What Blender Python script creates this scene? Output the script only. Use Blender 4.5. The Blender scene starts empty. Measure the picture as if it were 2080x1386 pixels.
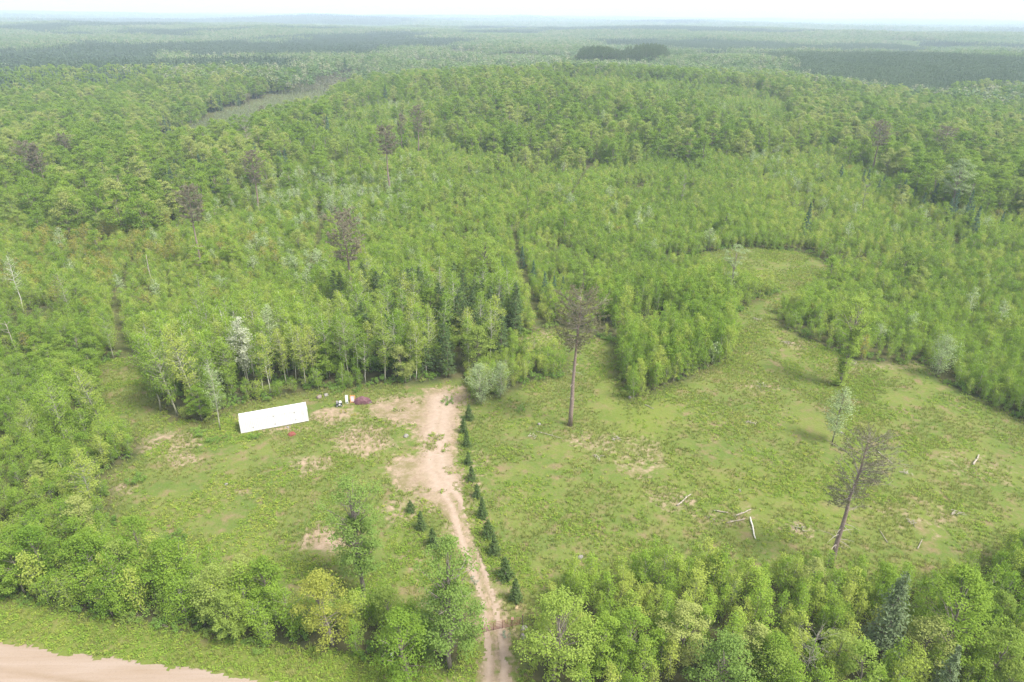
import bpy, math, random
import numpy as np
from mathutils import Matrix, Vector

# ------------------------------------------------------------------ camera, world, sun, exposure
sc = bpy.context.scene
CAM_H = 66.0
PITCH = math.radians(25.55)
ROLL = math.radians(0.5)
FOC = 1387.0 / 2080.0            # focal length / image width
fw = Vector((0, math.cos(PITCH), -math.sin(PITCH)))
u0 = Vector((0, math.sin(PITCH), math.cos(PITCH)))
r0 = Vector((1, 0, 0))
rt = r0 * math.cos(ROLL) + u0 * math.sin(ROLL)
up = u0 * math.cos(ROLL) - r0 * math.sin(ROLL)
cam_d = bpy.data.cameras.new('camera')
cam_d.sensor_width = 36.0
cam_d.lens = 36.0 * FOC
cam_d.clip_start = 0.5
cam_d.clip_end = 80000.0
cam = bpy.data.objects.new('camera', cam_d)
sc.collection.objects.link(cam)
cam.matrix_world = Matrix(((rt.x, up.x, -fw.x, 0), (rt.y, up.y, -fw.y, 0), (rt.z, up.z, -fw.z, CAM_H), (0, 0, 0, 1)))
sc.camera = cam

SUN_EL = math.radians(56)
SUN_AZ = math.radians(120)       # clockwise from the view direction (+Y)
world = bpy.data.worlds.new('World')
sc.world = world
world.use_nodes = True
wn = world.node_tree
wn.nodes.clear()
w_out = wn.nodes.new('ShaderNodeOutputWorld')
w_bg = wn.nodes.new('ShaderNodeBackground')
w_sky = wn.nodes.new('ShaderNodeTexSky')
w_sky.sky_type = 'NISHITA'
w_sky.sun_disc = False
w_sky.sun_elevation = SUN_EL
w_sky.sun_rotation = SUN_AZ
w_sky.air_density = 1.0
w_sky.dust_density = 6.0
w_sky.ozone_density = 1.0
w_mix = wn.nodes.new('ShaderNodeMix')      # thin even cloud sheet over the clear sky
w_mix.data_type = 'RGBA'
w_mix.inputs[0].default_value = 0.6
w_mix.inputs[7].default_value = (6.8, 6.9, 7.0, 1)
wn.links.new(w_sky.outputs[0], w_mix.inputs[6])
wn.links.new(w_mix.outputs[2], w_bg.inputs[0])
w_bg.inputs[1].default_value = 0.092
wn.links.new(w_bg.outputs[0], w_out.inputs[0])

sun_d = bpy.data.lights.new('sun', 'SUN')
sun_d.energy = 2.6
sun_d.angle = math.radians(18)
sun_d.color = (1.0, 0.95, 0.87)
sun = bpy.data.objects.new('sun', sun_d)
sc.collection.objects.link(sun)
to_sun = Vector((math.sin(SUN_AZ) * math.cos(SUN_EL), math.cos(SUN_AZ) * math.cos(SUN_EL), math.sin(SUN_EL)))
sun.rotation_euler = to_sun.to_track_quat('Z', 'Y').to_euler()
sun.location = (0, 0, 200)

vs = sc.view_settings
vs.view_transform = 'Standard'
vs.look = 'None'
vs.exposure = 1.5
vs.gamma = 1.0
vs.use_curve_mapping = False

cy = sc.cycles
cy.max_bounces = 8
cy.diffuse_bounces = 5
cy.glossy_bounces = 1
cy.transmission_bounces = 4
cy.transparent_max_bounces = 4
cy.volume_bounces = 1
cy.use_adaptive_sampling = True
cy.adaptive_threshold = 0.008
cy.use_denoising = True
cy.denoising_input_passes = 'RGB_ALBEDO_NORMAL'
cy.denoising_prefilter = 'NONE'
cy.caustics_reflective = False
cy.caustics_refractive = False

HAZE_DENSITY = 0.0002
COL = sc.collection
PI = math.pi
rng = np.random.default_rng(11)
random.seed(5)


# ------------------------------------------------------------------ small maths
def sstep(a, b, x):
    t = np.clip((x - a) / (b - a), 0, 1)
    return t * t * (3 - 2 * t)


def vnoise(x, y, seed=0):
    x = np.asarray(x, float); y = np.asarray(y, float)
    xi = np.floor(x).astype(np.int64); yi = np.floor(y).astype(np.int64)
    fx = x - xi; fy = y - yi
    fx = fx * fx * (3 - 2 * fx); fy = fy * fy * (3 - 2 * fy)

    def hsh(a, b):
        n = (a * 374761393 + b * 668265263 + seed * 974711) & 0x7fffffff
        n = ((n ^ (n >> 13)) * 1274126177) & 0x7fffffff
        n = (n ^ (n >> 16)) & 0xffff
        return n / 65535.0
    a = hsh(xi, yi); b = hsh(xi + 1, yi); c = hsh(xi, yi + 1); d = hsh(xi + 1, yi + 1)
    return (a * (1 - fx) + b * fx) * (1 - fy) + (c * (1 - fx) + d * fx) * fy


def fbm(x, y, s, seed=0, oct=3):
    v = 0; a = 0.5; t = 0
    for k in range(oct):
        v = v + a * vnoise(x / s, y / s, seed + k * 17); t += a
        a *= 0.5; s *= 0.5
    return v / t


def terrain(x, y):
    x = np.asarray(x, float); y = np.asarray(y, float)
    r = np.hypot(x, y)
    z = 0.25 * np.sin(x / 9.0 + 1.3) * np.sin(y / 11.0) * sstep(30, 70, r)
    z = z + (fbm(x, y, 260, 3) - 0.45) * 16 * sstep(230, 650, r)
    z = z + ((fbm(x, y, 1300, 9) - 0.5) * 58 + (fbm(x, y, 520, 19, 2) - 0.5) * 16) * sstep(900, 2600, r)
    z = z + ((fbm(x, y, 5000, 21) - 0.5) * 50 + 20) * sstep(4000, 11000, r)
    z = z + 9 * np.exp(-(((x - 110) / 150) ** 2 + ((y - 660) / 140) ** 2))
    z = z + 11 * np.exp(-(((x - 520) / 330) ** 2 + ((y - 960) / 230) ** 2))
    z = z - 8 * np.exp(-(((x - 420) / 200) ** 2 + ((y - 560) / 130) ** 2))
    z = z + 7 * np.exp(-(((x - 20) / 160) ** 2 + ((y - 520) / 160) ** 2))
    z = z - 7 * np.exp(-(((x + 185) / 70) ** 2 + ((y - 600) / 170) ** 2))
    return z


def tz(x, y):
    return float(terrain(np.array([x]), np.array([y]))[0])


def inpoly(x, y, poly):
    x = np.asarray(x, float); y = np.asarray(y, float)
    c = np.zeros(x.shape, bool)
    n = len(poly)
    j = n - 1
    for i in range(n):
        xi, yi = poly[i]; xj, yj = poly[j]
        if yi != yj:
            c ^= ((yi > y) != (yj > y)) & (x < (xj - xi) * (y - yi) / (yj - yi) + xi)
        j = i
    return c


def segdist(x, y, pts, closed=False):
    x = np.asarray(x, float); y = np.asarray(y, float)
    d = np.full(x.shape, 1e9)
    n = len(pts)
    for i in range(n if closed else n - 1):
        ax, ay = pts[i]; bx, by = pts[(i + 1) % n]
        vx, vy = bx - ax, by - ay
        t = np.clip(((x - ax) * vx + (y - ay) * vy) / (vx * vx + vy * vy + 1e-9), 0, 1)
        d = np.minimum(d, np.hypot(x - ax - t * vx, y - ay - t * vy))
    return d


def sdpoly(x, y, poly):
    d = segdist(x, y, poly, True)
    return np.where(inpoly(x, y, poly), -d, d)


_R = np.array([[rt.x, rt.y, rt.z], [up.x, up.y, up.z], [fw.x, fw.y, fw.z]])


def project(x, y, z):
    v = np.stack([x, y, z - CAM_H])
    c = _R @ v
    return 0.5 + FOC * c[0] / c[2], 0.5 * 682 / 1024 - FOC * c[1] / c[2], c[2]


def inview(x, y, z, m=0.0):
    u, v, d = project(np.asarray(x, float), np.asarray(y, float), np.asarray(z, float))
    return (d > 5) & (u > -m) & (u < 1 + m) & (v > -0.1) & (v < 0.666 + m)


# ------------------------------------------------------------------ layout of the place (metres, camera above the origin, looking along +Y)
DRIVE = [(-5.5, 45.5), (-3.6, 49.3), (-3.3, 51.3), (-2.8, 55.6), (-2.9, 58.4), (-3.7, 63.3), (-5.6, 68.8), (-7.3, 73.5), (-8.6, 77.5), (-10.7, 80.8), (-14.0, 83.6), (-18.1, 85.9), (-19.5, 89.7), (-18.9, 93.1), (-15.3, 93.9), (-15.4, 97.5), (-17.2, 102.0), (-21.2, 105.2), (-25.7, 106.0), (-26.0, 109.5), (-22.2, 111.3), (-16.8, 112.7), (-16.1, 115.2), (-9.1, 117.2), (-8.8, 112.5), (-9.7, 105.4), (-9.4, 99.1), (-9.2, 93.3), (-7.9, 86.7), (-7.2, 80.8), (-6.0, 75.5), (-4.8, 72.5), (-3.3, 67.9), (-2.2, 64.5), (-1.0, 59.9), (-0.3, 57.7), (0.0, 54.3), (0.4, 51.4), (1.4, 49.4), (3.4, 45.3)]
ROAD_TOP = [(-190, 76.0), (-110, 63.7), (-71.8, 57.9), (-58.9, 56.0), (-42.3, 53.5), (-26.6, 51.1), (-12.2, 48.8), (-1.2, 47.0), (13.3, 45.1), (60, 41), (150, 36)]
VERGE = [(-190, 83), (-110, 70), (-76, 63), (-63, 62), (-50, 58.9), (-35, 56.4), (-27, 54.7), (-19, 53.6), (-11, 53.2), (-7, 52.5), (-3.5, 51.0), (1.5, 50.5), (6, 47.8), (14, 47.2), (60, 43), (150, 38)]
CLEAR = [(-63.0, 88.5), (-60.3, 92.5), (-64.3, 99.7), (-73.8, 104.4), (-84.0, 125.5), (-77.3, 127.4), (-70.5, 115.2), (-62.0, 102.9), (-53.8, 102.3), (-50.8, 108.2), (-45.0, 111.5), (-38.2, 114.0), (-27.9, 115.5), (-16.6, 117.5), (-9.3, 120.2), (-8.4, 109.8), (-2.7, 113.5), (6.0, 119.5), (11.7, 122.8), (12.5, 131.6), (3.0, 133.1), (2.0, 139.8), (8.9, 144.0), (15.5, 143.0), (22.4, 136.7), (20.7, 120.8), (21.8, 110.3), (33.1, 118.0), (47.5, 128.9), (53.6, 152.5), (61.1, 160.4), (73.7, 171.0), (68.2, 176.5), (49.3, 192.4), (60.5, 202.0), (75.9, 207.3), (90.7, 201.4), (92.3, 187.1), (79.0, 171.1), (64.6, 154.2), (62.6, 146.9), (66.5, 138.9), (71.2, 129.3), (85.8, 127.3), (85.4, 120.9), (92.2, 104.6), (100.5, 90.8), (87.3, 74.6), (72.0, 74.4), (60.2, 68.7), (54.4, 66.2), (41.6, 66.6), (29.3, 67.3), (16.8, 68.0), (7.9, 66.9), (3.4, 63.0), (1.8, 59.9), (1.9, 56.3), (1.0, 48), (-4.5, 48), (-4.2, 57.0), (-4.6, 62.1), (-10.0, 60.1), (-17.5, 60.8), (-25.7, 61.0), (-33.9, 63.8), (-45.2, 68.5), (-54.3, 73.0)]
SMALL_CLEAR = [(-145, 256), (-131.8, 270), (-119, 252), (-130.4, 234)]
WET = [(-185, 350), (-212, 450), (-222, 560), (-206, 680), (-192, 800), (-170, 845), (-152, 680), (-150, 560), (-152, 470), (-158, 380)]
TRAILS = [[(7, 140), (5, 158), (2, 187), (0, 225), (22, 262), (38, 330)], [(-80, 125), (-100, 160), (-110, 190)], [(-56, 178), (-62, 215), (-75, 260)]]
BIRCH = [(-66, 104), (-61, 103.5), (-52, 112), (-38, 116), (-16, 118), (-20, 136), (-44, 138), (-61, 135), (-72, 124), (-74, 120)]
DARKP = [(-33, 121), (-24, 120), (-15, 119), (-9, 121), (0, 130), (2, 153), (-18, 165), (-42, 168), (-45, 152)]
BLOCK = [(20, 115), (22, 110), (47, 129), (54, 152), (50, 167), (20, 166), (22, 137)]
REGEN = [(-240, 200), (-166, 213), (-161, 237), (-114, 233), (-97, 277), (-81, 334), (-39, 383), (38, 345), (106, 324), (138, 337), (132, 277), (149, 241), (145, 212), (165, 212), (230, 185), (140, 60), (100, 20), (-60, 60), (-90, 112), (-125, 125)]
MIX = [(-97, 277), (-81, 334), (-39, 383), (38, 345), (106, 324), (138, 337), (208, 545), (195, 626), (25, 673), (-62, 625), (-118, 496)]
PLANT = [(355, 1094), (542, 1138), (700, 951), (908, 914), (830, 780), (560, 590), (440, 625), (330, 665), (285, 730), (300, 840)]
BAND2 = [(341, 1695), (867, 1671), (622, 1190), (224, 1203)]
PINEBLOCK = [(72, 900), (165, 885), (205, 960), (160, 1010), (96, 1030)]
SPRUCE_LEFT = [(-900, 1144), (-539, 1130), (-409, 851), (-638, 763)]
TAMARACK = [(-313, 1661), (-48, 1609), (-34, 1128), (-177, 1081), (-245, 1290)]


# ------------------------------------------------------------------ node helpers / materials
def nmat(name):
    m = bpy.data.materials.new(name)
    m.use_nodes = True
    m.node_tree.nodes.clear()
    return m, m.node_tree


def nd(nt, typ, **kw):
    n = nt.nodes.new(typ)
    for k, v in kw.items():
        setattr(n, k, v)
    return n


def val(nt, op, a, b=None, clamp=False):
    n = nd(nt, 'ShaderNodeMath', operation=op, use_clamp=clamp)
    for i, q in enumerate((a, b)):
        if q is None:
            continue
        if isinstance(q, (int, float)):
            n.inputs[i].default_value = q
        else:
            nt.links.new(q, n.inputs[i])
    return n.outputs[0]


def mixc(nt, fac, a, b):
    n = nd(nt, 'ShaderNodeMix', data_type='RGBA')
    for i, q in ((0, fac), (6, a), (7, b)):
        if isinstance(q, (int, float)):
            n.inputs[i].default_value = q
        elif isinstance(q, tuple):
            n.inputs[i].default_value = (*q[:3], 1)
        else:
            nt.links.new(q, n.inputs[i])
    return n.outputs[2]


def noise(nt, scale, detail=3, rough=0.55, vec=None):
    n = nd(nt, 'ShaderNodeTexNoise')
    n.inputs['Scale'].default_value = scale
    n.inputs['Detail'].default_value = detail
    n.inputs['Roughness'].default_value = rough
    if vec is None:
        vec = nd(nt, 'ShaderNodeNewGeometry').outputs['Position']
    nt.links.new(vec, n.inputs['Vector'])
    return n.outputs[0]


def ramp(nt, x, lo, hi):
    n = nd(nt, 'ShaderNodeMapRange', clamp=True)
    nt.links.new(x, n.inputs[0])
    n.inputs[1].default_value = lo
    n.inputs[2].default_value = hi
    return n.outputs[0]


LEAF_GAIN = 1.9


def leaf_mat(name, c1, c2, c3=None, transl=0.38, tint=False, stand=0.02):
    """c1..c2 the range of leaf colours from tree to tree and leaf to leaf, c3 a rarer tone some trees of the stand have"""
    c1, c2, c3 = [None if c is None else tuple(min(0.8, q * LEAF_GAIN) for q in c) for c in (c1, c2, c3)]
    m, nt = nmat(name)
    out = nd(nt, 'ShaderNodeOutputMaterial')
    geo = nd(nt, 'ShaderNodeNewGeometry')
    if tint:
        a = nd(nt, 'ShaderNodeAttribute', attribute_name='tint')
        r = a.outputs['Fac']
    else:
        r = nd(nt, 'ShaderNodeObjectInfo').outputs['Random']
    isl = geo.outputs['Random Per Island']
    st = ramp(nt, noise(nt, stand, 3), 0.36, 0.64)
    f = val(nt, 'ADD', val(nt, 'MULTIPLY', r, 0.42), val(nt, 'MULTIPLY', isl, 0.26))
    f = val(nt, 'ADD', f, val(nt, 'MULTIPLY', st, 0.32), True)
    col = mixc(nt, f, c1, c2)
    if c3 is not None:
        r2 = val(nt, 'FRACT', val(nt, 'MULTIPLY', r, 7.31))
        r2 = val(nt, 'ADD', r2, val(nt, 'MULTIPLY', val(nt, 'SUBTRACT', noise(nt, stand * 0.6, 2), 0.5), 1.1))
        col = mixc(nt, val(nt, 'MULTIPLY', ramp(nt, r2, 0.55, 1.0), 0.85), col, c3)
    d = nd(nt, 'ShaderNodeBsdfDiffuse')
    t = nd(nt, 'ShaderNodeBsdfTranslucent')
    nt.links.new(col, d.inputs[0]); nt.links.new(col, t.inputs[0])
    mx = nd(nt, 'ShaderNodeMixShader')
    mx.inputs[0].default_value = transl
    nt.links.new(d.outputs[0], mx.inputs[1]); nt.links.new(t.outputs[0], mx.inputs[2])
    nt.links.new(mx.outputs[0], out.inputs[0])
    return m


def plain_mat(name, c1, c2, scale=3.0, rough=0.8, bump=0.0, metal=0.0, spec=0.3, detail=4):
    m, nt = nmat(name)
    out = nd(nt, 'ShaderNodeOutputMaterial')
    b = nd(nt, 'ShaderNodeBsdfPrincipled')
    vec = nd(nt, 'ShaderNodeTexCoord').outputs['Object']
    n = noise(nt, scale, detail, 0.6, vec)
    nt.links.new(mixc(nt, ramp(nt, n, 0.3, 0.7), c1, c2), b.inputs['Base Color'])
    b.inputs['Roughness'].default_value = rough
    b.inputs['Metallic'].default_value = metal
    b.inputs['Specular IOR Level'].default_value = spec
    if bump:
        bp = nd(nt, 'ShaderNodeBump')
        bp.inputs['Strength'].default_value = bump
        bp.inputs['Distance'].default_value = 0.05
        nt.links.new(n, bp.inputs['Height'])
        nt.links.new(bp.outputs[0], b.inputs['Normal'])
    nt.links.new(b.outputs[0], out.inputs[0])
    return m


M = {}
M['aspen'] = leaf_mat('aspen_leaf', (0.068, 0.122, 0.016), (0.150, 0.214, 0.032), (0.195, 0.224, 0.050))
M['maple'] = leaf_mat('maple_leaf', (0.060, 0.112, 0.015), (0.138, 0.194, 0.031), (0.185, 0.205, 0.068))
M['bright'] = leaf_mat('sunny_maple_leaf', (0.100, 0.155, 0.029), (0.160, 0.205, 0.042))
M['yellow'] = leaf_mat('yellow_leaf', (0.125, 0.155, 0.030), (0.185, 0.188, 0.040))
M['pale'] = leaf_mat('silver_leaf', (0.165, 0.19, 0.125), (0.26, 0.275, 0.205))
M['palegreen'] = leaf_mat('pale_green_leaf', (0.12, 0.165, 0.075), (0.20, 0.24, 0.125))
M['bronze'] = leaf_mat('bronze_aspen_leaf', (0.100, 0.108, 0.024), (0.175, 0.160, 0.040))
M['bog'] = leaf_mat('bog_leaf', (0.090, 0.118, 0.056), (0.150, 0.170, 0.090))
M['vine'] = leaf_mat('vine_leaf', (0.100, 0.158, 0.028), (0.155, 0.205, 0.042))
M['oak'] = leaf_mat('oak_leaf', (0.065, 0.115, 0.022), (0.12, 0.17, 0.045))
M['redpine'] = leaf_mat('red_pine_needle', (0.080, 0.082, 0.044), (0.130, 0.125, 0.070), transl=0.35)
M['farpine'] = leaf_mat('brown_pine_needle', (0.098, 0.092, 0.062), (0.150, 0.138, 0.096), transl=0.35)
M['darkpine'] = leaf_mat('dark_pine_needle', (0.034, 0.062, 0.022), (0.070, 0.100, 0.038), transl=0.2)
M['spruce'] = leaf_mat('blue_spruce_needle', (0.032, 0.056, 0.016), (0.064, 0.092, 0.032), transl=0.12)
M['fir'] = leaf_mat('fir_needle', (0.028, 0.058, 0.034), (0.060, 0.098, 0.058), transl=0.12)
M['greyfir'] = leaf_mat('grey_spruce_needle', (0.060, 0.086, 0.040), (0.105, 0.132, 0.070), transl=0.12)
M['shrub'] = leaf_mat('shrub_leaf', (0.060, 0.115, 0.022), (0.130, 0.200, 0.045), (0.19, 0.22, 0.06))
M['forb'] = leaf_mat('forb_leaf', (0.088, 0.145, 0.022), (0.155, 0.210, 0.036), (0.185, 0.205, 0.045), stand=0.05)
M['straw'] = leaf_mat('grass_blade', (0.10, 0.135, 0.03), (0.185, 0.185, 0.065), (0.12, 0.16, 0.035), stand=0.06)
M['tamarack'] = leaf_mat('bog_wood_leaf', (0.085, 0.088, 0.062), (0.13, 0.13, 0.09), tint=True)
M['f_broad'] = leaf_mat('far_broadleaf', (0.042, 0.084, 0.028), (0.110, 0.152, 0.058), (0.165, 0.168, 0.110), tint=True, stand=0.006)
M['f_conifer'] = leaf_mat('far_conifer', (0.032, 0.054, 0.034), (0.058, 0.084, 0.050), transl=0.15, tint=True, stand=0.006)
M['f_plant'] = leaf_mat('far_plantation', (0.034, 0.056, 0.030), (0.068, 0.098, 0.050), transl=0.12, tint=True, stand=0.01)
M['f_regen'] = leaf_mat('far_young_stand', (0.060, 0.105, 0.032), (0.115, 0.160, 0.056), (0.16, 0.17, 0.09), tint=True, stand=0.006)
M['bark'] = plain_mat('grey_bark', (0.13, 0.11, 0.09), (0.26, 0.23, 0.20), 4, bump=0.4)
M['pinebark'] = plain_mat('red_pine_bark', (0.15, 0.11, 0.095), (0.28, 0.22, 0.19), 5, bump=0.5)
M['twig'] = plain_mat('pine_twig_bark', (0.15, 0.130, 0.108), (0.24, 0.215, 0.185), 4)
M['paletwig'] = plain_mat('dead_pale_wood', (0.24, 0.21, 0.175), (0.40, 0.36, 0.31), 3)
M['greytwig'] = plain_mat('dead_grey_wood', (0.13, 0.12, 0.10), (0.22, 0.205, 0.18), 3)
M['birchbark'] = plain_mat('birch_bark', (0.38, 0.36, 0.31), (0.68, 0.66, 0.60), 6)
M['aspenbark'] = plain_mat('aspen_bark', (0.22, 0.22, 0.16), (0.42, 0.41, 0.33), 5)


# ------------------------------------------------------------------ mesh building
class MB:
    def __init__(self):
        self.v = []; self.f = []; self.m = []; self.n = 0; self.t = []

    def quads(self, v4, mat=0, tint=None):          # (N,4,3)
        N = len(v4)
        if N == 0:
            return
        base = self.n + 4 * np.arange(N)[:, None] + np.arange(4)[None, :]
        self.v.append(v4.reshape(-1, 3)); self.f.extend(base.tolist())
        self.m.extend([mat] * N); self.n += 4 * N
        self.t.append(np.full(4 * N, 0.5 if tint is None else tint))

    def tube(self, path, radii, sides=5, mat=0, cap=True):
        path = np.asarray(path, float); n = len(path)
        tg = np.gradient(path, axis=0)
        tg /= np.linalg.norm(tg, axis=1)[:, None] + 1e-9
        ref = np.where(np.abs(tg[:, 2:3]) < 0.9, np.array([[0, 0, 1.0]]), np.array([[1.0, 0, 0]]))
        a = np.cross(tg, ref); a /= np.linalg.norm(a, axis=1)[:, None] + 1e-9
        b = np.cross(tg, a)
        ang = 2 * PI * np.arange(sides) / sides
        r = np.asarray(radii, float)[:, None, None]
        ring = path[:, None, :] + r * (np.cos(ang)[None, :, None] * a[:, None, :] + np.sin(ang)[None, :, None] * b[:, None, :])
        self.v.append(ring.reshape(-1, 3)); self.t.append(np.full(n * sides, 0.5))
        o = self.n
        for i in range(n - 1):
            for k in range(sides):
                k2 = (k + 1) % sides
                self.f.append((o + i * sides + k, o + i * sides + k2, o + (i + 1) * sides + k2, o + (i + 1) * sides + k)); self.m.append(mat)
        if cap and sides > 3:
            self.f.append(tuple(o + k for k in range(sides))[::-1]); self.m.append(mat)
            self.f.append(tuple(o + (n - 1) * sides + k for k in range(sides))); self.m.append(mat)
        self.n += n * sides

    def box(self, c, s, rz=0.0, mat=0, taper=1.0):
        c = np.array(c, float); s = np.array(s, float) / 2
        p = np.array([(x, y, z) for z in (-1, 1) for y in (-1, 1) for x in (-1, 1)], float) * s
        p[4:, :2] *= taper
        ca, sa = math.cos(rz), math.sin(rz)
        p = np.stack([p[:, 0] * ca - p[:, 1] * sa, p[:, 0] * sa + p[:, 1] * ca, p[:, 2]], 1) + c
        self.v.append(p); self.t.append(np.full(8, 0.5)); o = self.n
        for q in ((0, 2, 3, 1), (4, 5, 7, 6), (0, 1, 5, 4), (2, 6, 7, 3), (0, 4, 6, 2), (1, 3, 7, 5)):
            self.f.append(tuple(o + i for i in q)); self.m.append(mat)
        self.n += 8

    def mesh(self, name, mats, smooth=False, tint=False):
        me = bpy.data.meshes.new(name)
        me.from_pydata(np.concatenate(self.v).tolist(), [], self.f)
        for k in mats:
            me.materials.append(k)
        if len(mats) > 1:
            me.polygons.foreach_set('material_index', np.array(self.m, np.int32))
        if smooth:
            me.polygons.foreach_set('use_smooth', np.ones(len(self.f), bool))
        if tint:
            at = me.attributes.new('tint', 'FLOAT', 'POINT')
            at.data.foreach_set('value', np.concatenate(self.t).astype(np.float32))
        me.update()
        return me

    def merge(self, other, matmap):
        o = self.n
        self.v += other.v; self.t += other.t
        self.f += [tuple(i + o for i in f) for f in other.f]
        self.m += [matmap + k for k in other.m]
        self.n += other.n


def leafquads(c, nrm, L, W, R):
    """rhombic leaves at c with normals nrm, length L, width W"""
    N = len(c)
    if N == 0:
        return np.zeros((0, 4, 3))
    nrm = nrm / (np.linalg.norm(nrm, axis=1)[:, None] + 1e-9)
    q = R.normal(size=(N, 3))
    a = np.cross(nrm, q); a /= np.linalg.norm(a, axis=1)[:, None] + 1e-9
    b = np.cross(nrm, a)
    L = np.broadcast_to(L, (N,))[:, None] / 2; W = np.broadcast_to(W, (N,))[:, None] / 2
    k = 0.15 * L * nrm
    return np.stack([c - a * L - k, c + b * W + k, c + a * L - k, c - b * W + k], 1)


def bend(R, h, n=7, lean=(0, 0), wob=0.15):
    t = np.linspace(0, 1, n)
    wx = np.cumsum(R.normal(0, wob / n ** 0.5, n)); wy = np.cumsum(R.normal(0, wob / n ** 0.5, n))
    wx -= wx[0]; wy -= wy[0]
    return np.stack([wx + lean[0] * t ** 1.6, wy + lean[1] * t ** 1.6, h * t], 1)


def at_h(path, z):
    return np.array([np.interp(z, path[:, 2], path[:, 0]), np.interp(z, path[:, 2], path[:, 1]), z])


def slim_tree(R, h, crown0, rad, nbr, lpb, leaf, rise=0.55, tr=0.06, lean=(0, 0), spread=0.22, wob=0.25, profile=0.45, sides=5):
    """aspen / birch habit: straight stem, ascending branches; returns (trunk MB, crown MB)"""
    T = MB(); C = MB()
    p = bend(R, h, 8, lean, wob)
    T.tube(p, np.linspace(tr, tr * 0.18, 8), sides)
    cs = []; ns = []
    for i in range(nbr):
        t = (i + R.random()) / nbr
        z = h * (crown0 + (0.98 - crown0) * t)
        prof = min(1.0, (t + 0.12) / profile) if t < profile else (1 - (t - profile) / (1.02 - profile)) ** 0.75
        ln = rad * max(prof, 0.1) * R.uniform(0.6, 1.2)
        a = R.uniform(0, 2 * PI)
        d = np.array([math.cos(a), math.sin(a), rise * R.uniform(0.6, 1.4)])
        o = at_h(p, z)
        e = o + d * ln
        if ln > 0.5:
            T.tube(np.array([o, (o + e) / 2 + [0, 0, -0.05 * ln], e]), [tr * 0.3, tr * 0.2, tr * 0.08], 3, cap=False)
        k = max(4, int(lpb * R.uniform(0.6, 1.4) * (0.5 + 0.5 * ln / rad)))
        s = R.uniform(0.25, 1.08, k) ** 0.7
        c = o + (e - o) * s[:, None] + R.normal(0, spread, (k, 3)) * np.array([1, 1, 0.8])
        cs.append(c)
        ns.append(d * [0.5, 0.5, 0] + np.array([0, 0, 0.95]) + R.normal(0, 0.5, (k, 3)))
    c = np.concatenate(cs); n = np.concatenate(ns)
    L = leaf * R.uniform(0.7, 1.3, len(c))
    C.quads(leafquads(c, n, L, L * 0.72, R))
    return T, C


def clump_tree(R, h, layers, tr=0.18, lean=(0, 0), wob=0.4, trunk_top=0.7, bare=0, fork=None):
    """broad crown of leaf clumps carried on limbs; layers = (z0, z1, radius, clumps, clump_r, leaves, leaf)"""
    T = MB(); C = MB()
    ht = h * trunk_top
    p = bend(R, ht, 8, lean, wob)
    T.tube(p, np.linspace(tr, tr * 0.35, 8), 7)
    cs = []; ns = []; ls = []
    for (z0, z1, rad, nc, cr, lv, leaf) in layers:
        for i in range(nc):
            u = R.random()
            z = z0 + (z1 - z0) * u
            ev = math.sqrt(max(0.06, 1 - (2 * u - 0.85) ** 2)) if u > 0.4 else 0.75 + 0.6 * u
            rr = rad * min(ev, 1.0) * math.sqrt(R.uniform(0.12, 1.0)) * R.uniform(0.8, 1.12)
            a = R.uniform(0, 2 * PI)
            zb = min(z * 0.72, ht * 0.98)
            o = at_h(p, zb)
            c0 = np.array([o[0] + rr * math.cos(a), o[1] + rr * math.sin(a), z])
            if i % 2 == 0 or nc < 25:
                mid = o + (c0 - o) * 0.5 + np.array([0, 0, 0.06 * rr])
                w = tr * 0.28
                T.tube(np.array([o, mid, c0]), [w, w * 0.6, w * 0.2], 4, cap=False)
            k = int(lv * R.uniform(0.6, 1.4))
            dv = R.normal(size=(k, 3)); dv /= np.linalg.norm(dv, axis=1)[:, None]
            dv[:, 2] = np.where(dv[:, 2] < -0.25, -dv[:, 2] * 0.6, dv[:, 2])
            q = c0 + dv * cr * R.uniform(0.45, 1.1, (k, 1)) * np.array([1, 1, 0.7]) * R.uniform(0.8, 1.25)
            cs.append(q)
            ns.append(dv * 0.55 + [0, 0, 0.75] + R.normal(0, 0.42, (k, 3)))
            ls.append(leaf * R.uniform(0.7, 1.3, k))
    for i in range(bare):
        z = h * R.uniform(0.45, 0.8); a = R.uniform(0, 2 * PI); ln = R.uniform(1.5, 3.0)
        o = at_h(p, min(z, ht)); e = o + np.array([math.cos(a), math.sin(a), 0.7]) * ln
        T.tube(np.array([o, (o + e) / 2 + R.normal(0, 0.15, 3), e]), [0.05, 0.035, 0.012], 4, mat=1, cap=False)
        for q in range(3):
            m = o + (e - o) * R.uniform(0.4, 0.9)
            T.tube(np.array([m, m + R.normal(0, 0.5, 3) + [0, 0, 0.3]]), [0.022, 0.008], 3, mat=1, cap=False)
    c = np.concatenate(cs); n = np.concatenate(ns); L = np.concatenate(ls)
    C.quads(leafquads(c, n, L, L * 0.75, R))
    return T, C


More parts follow.
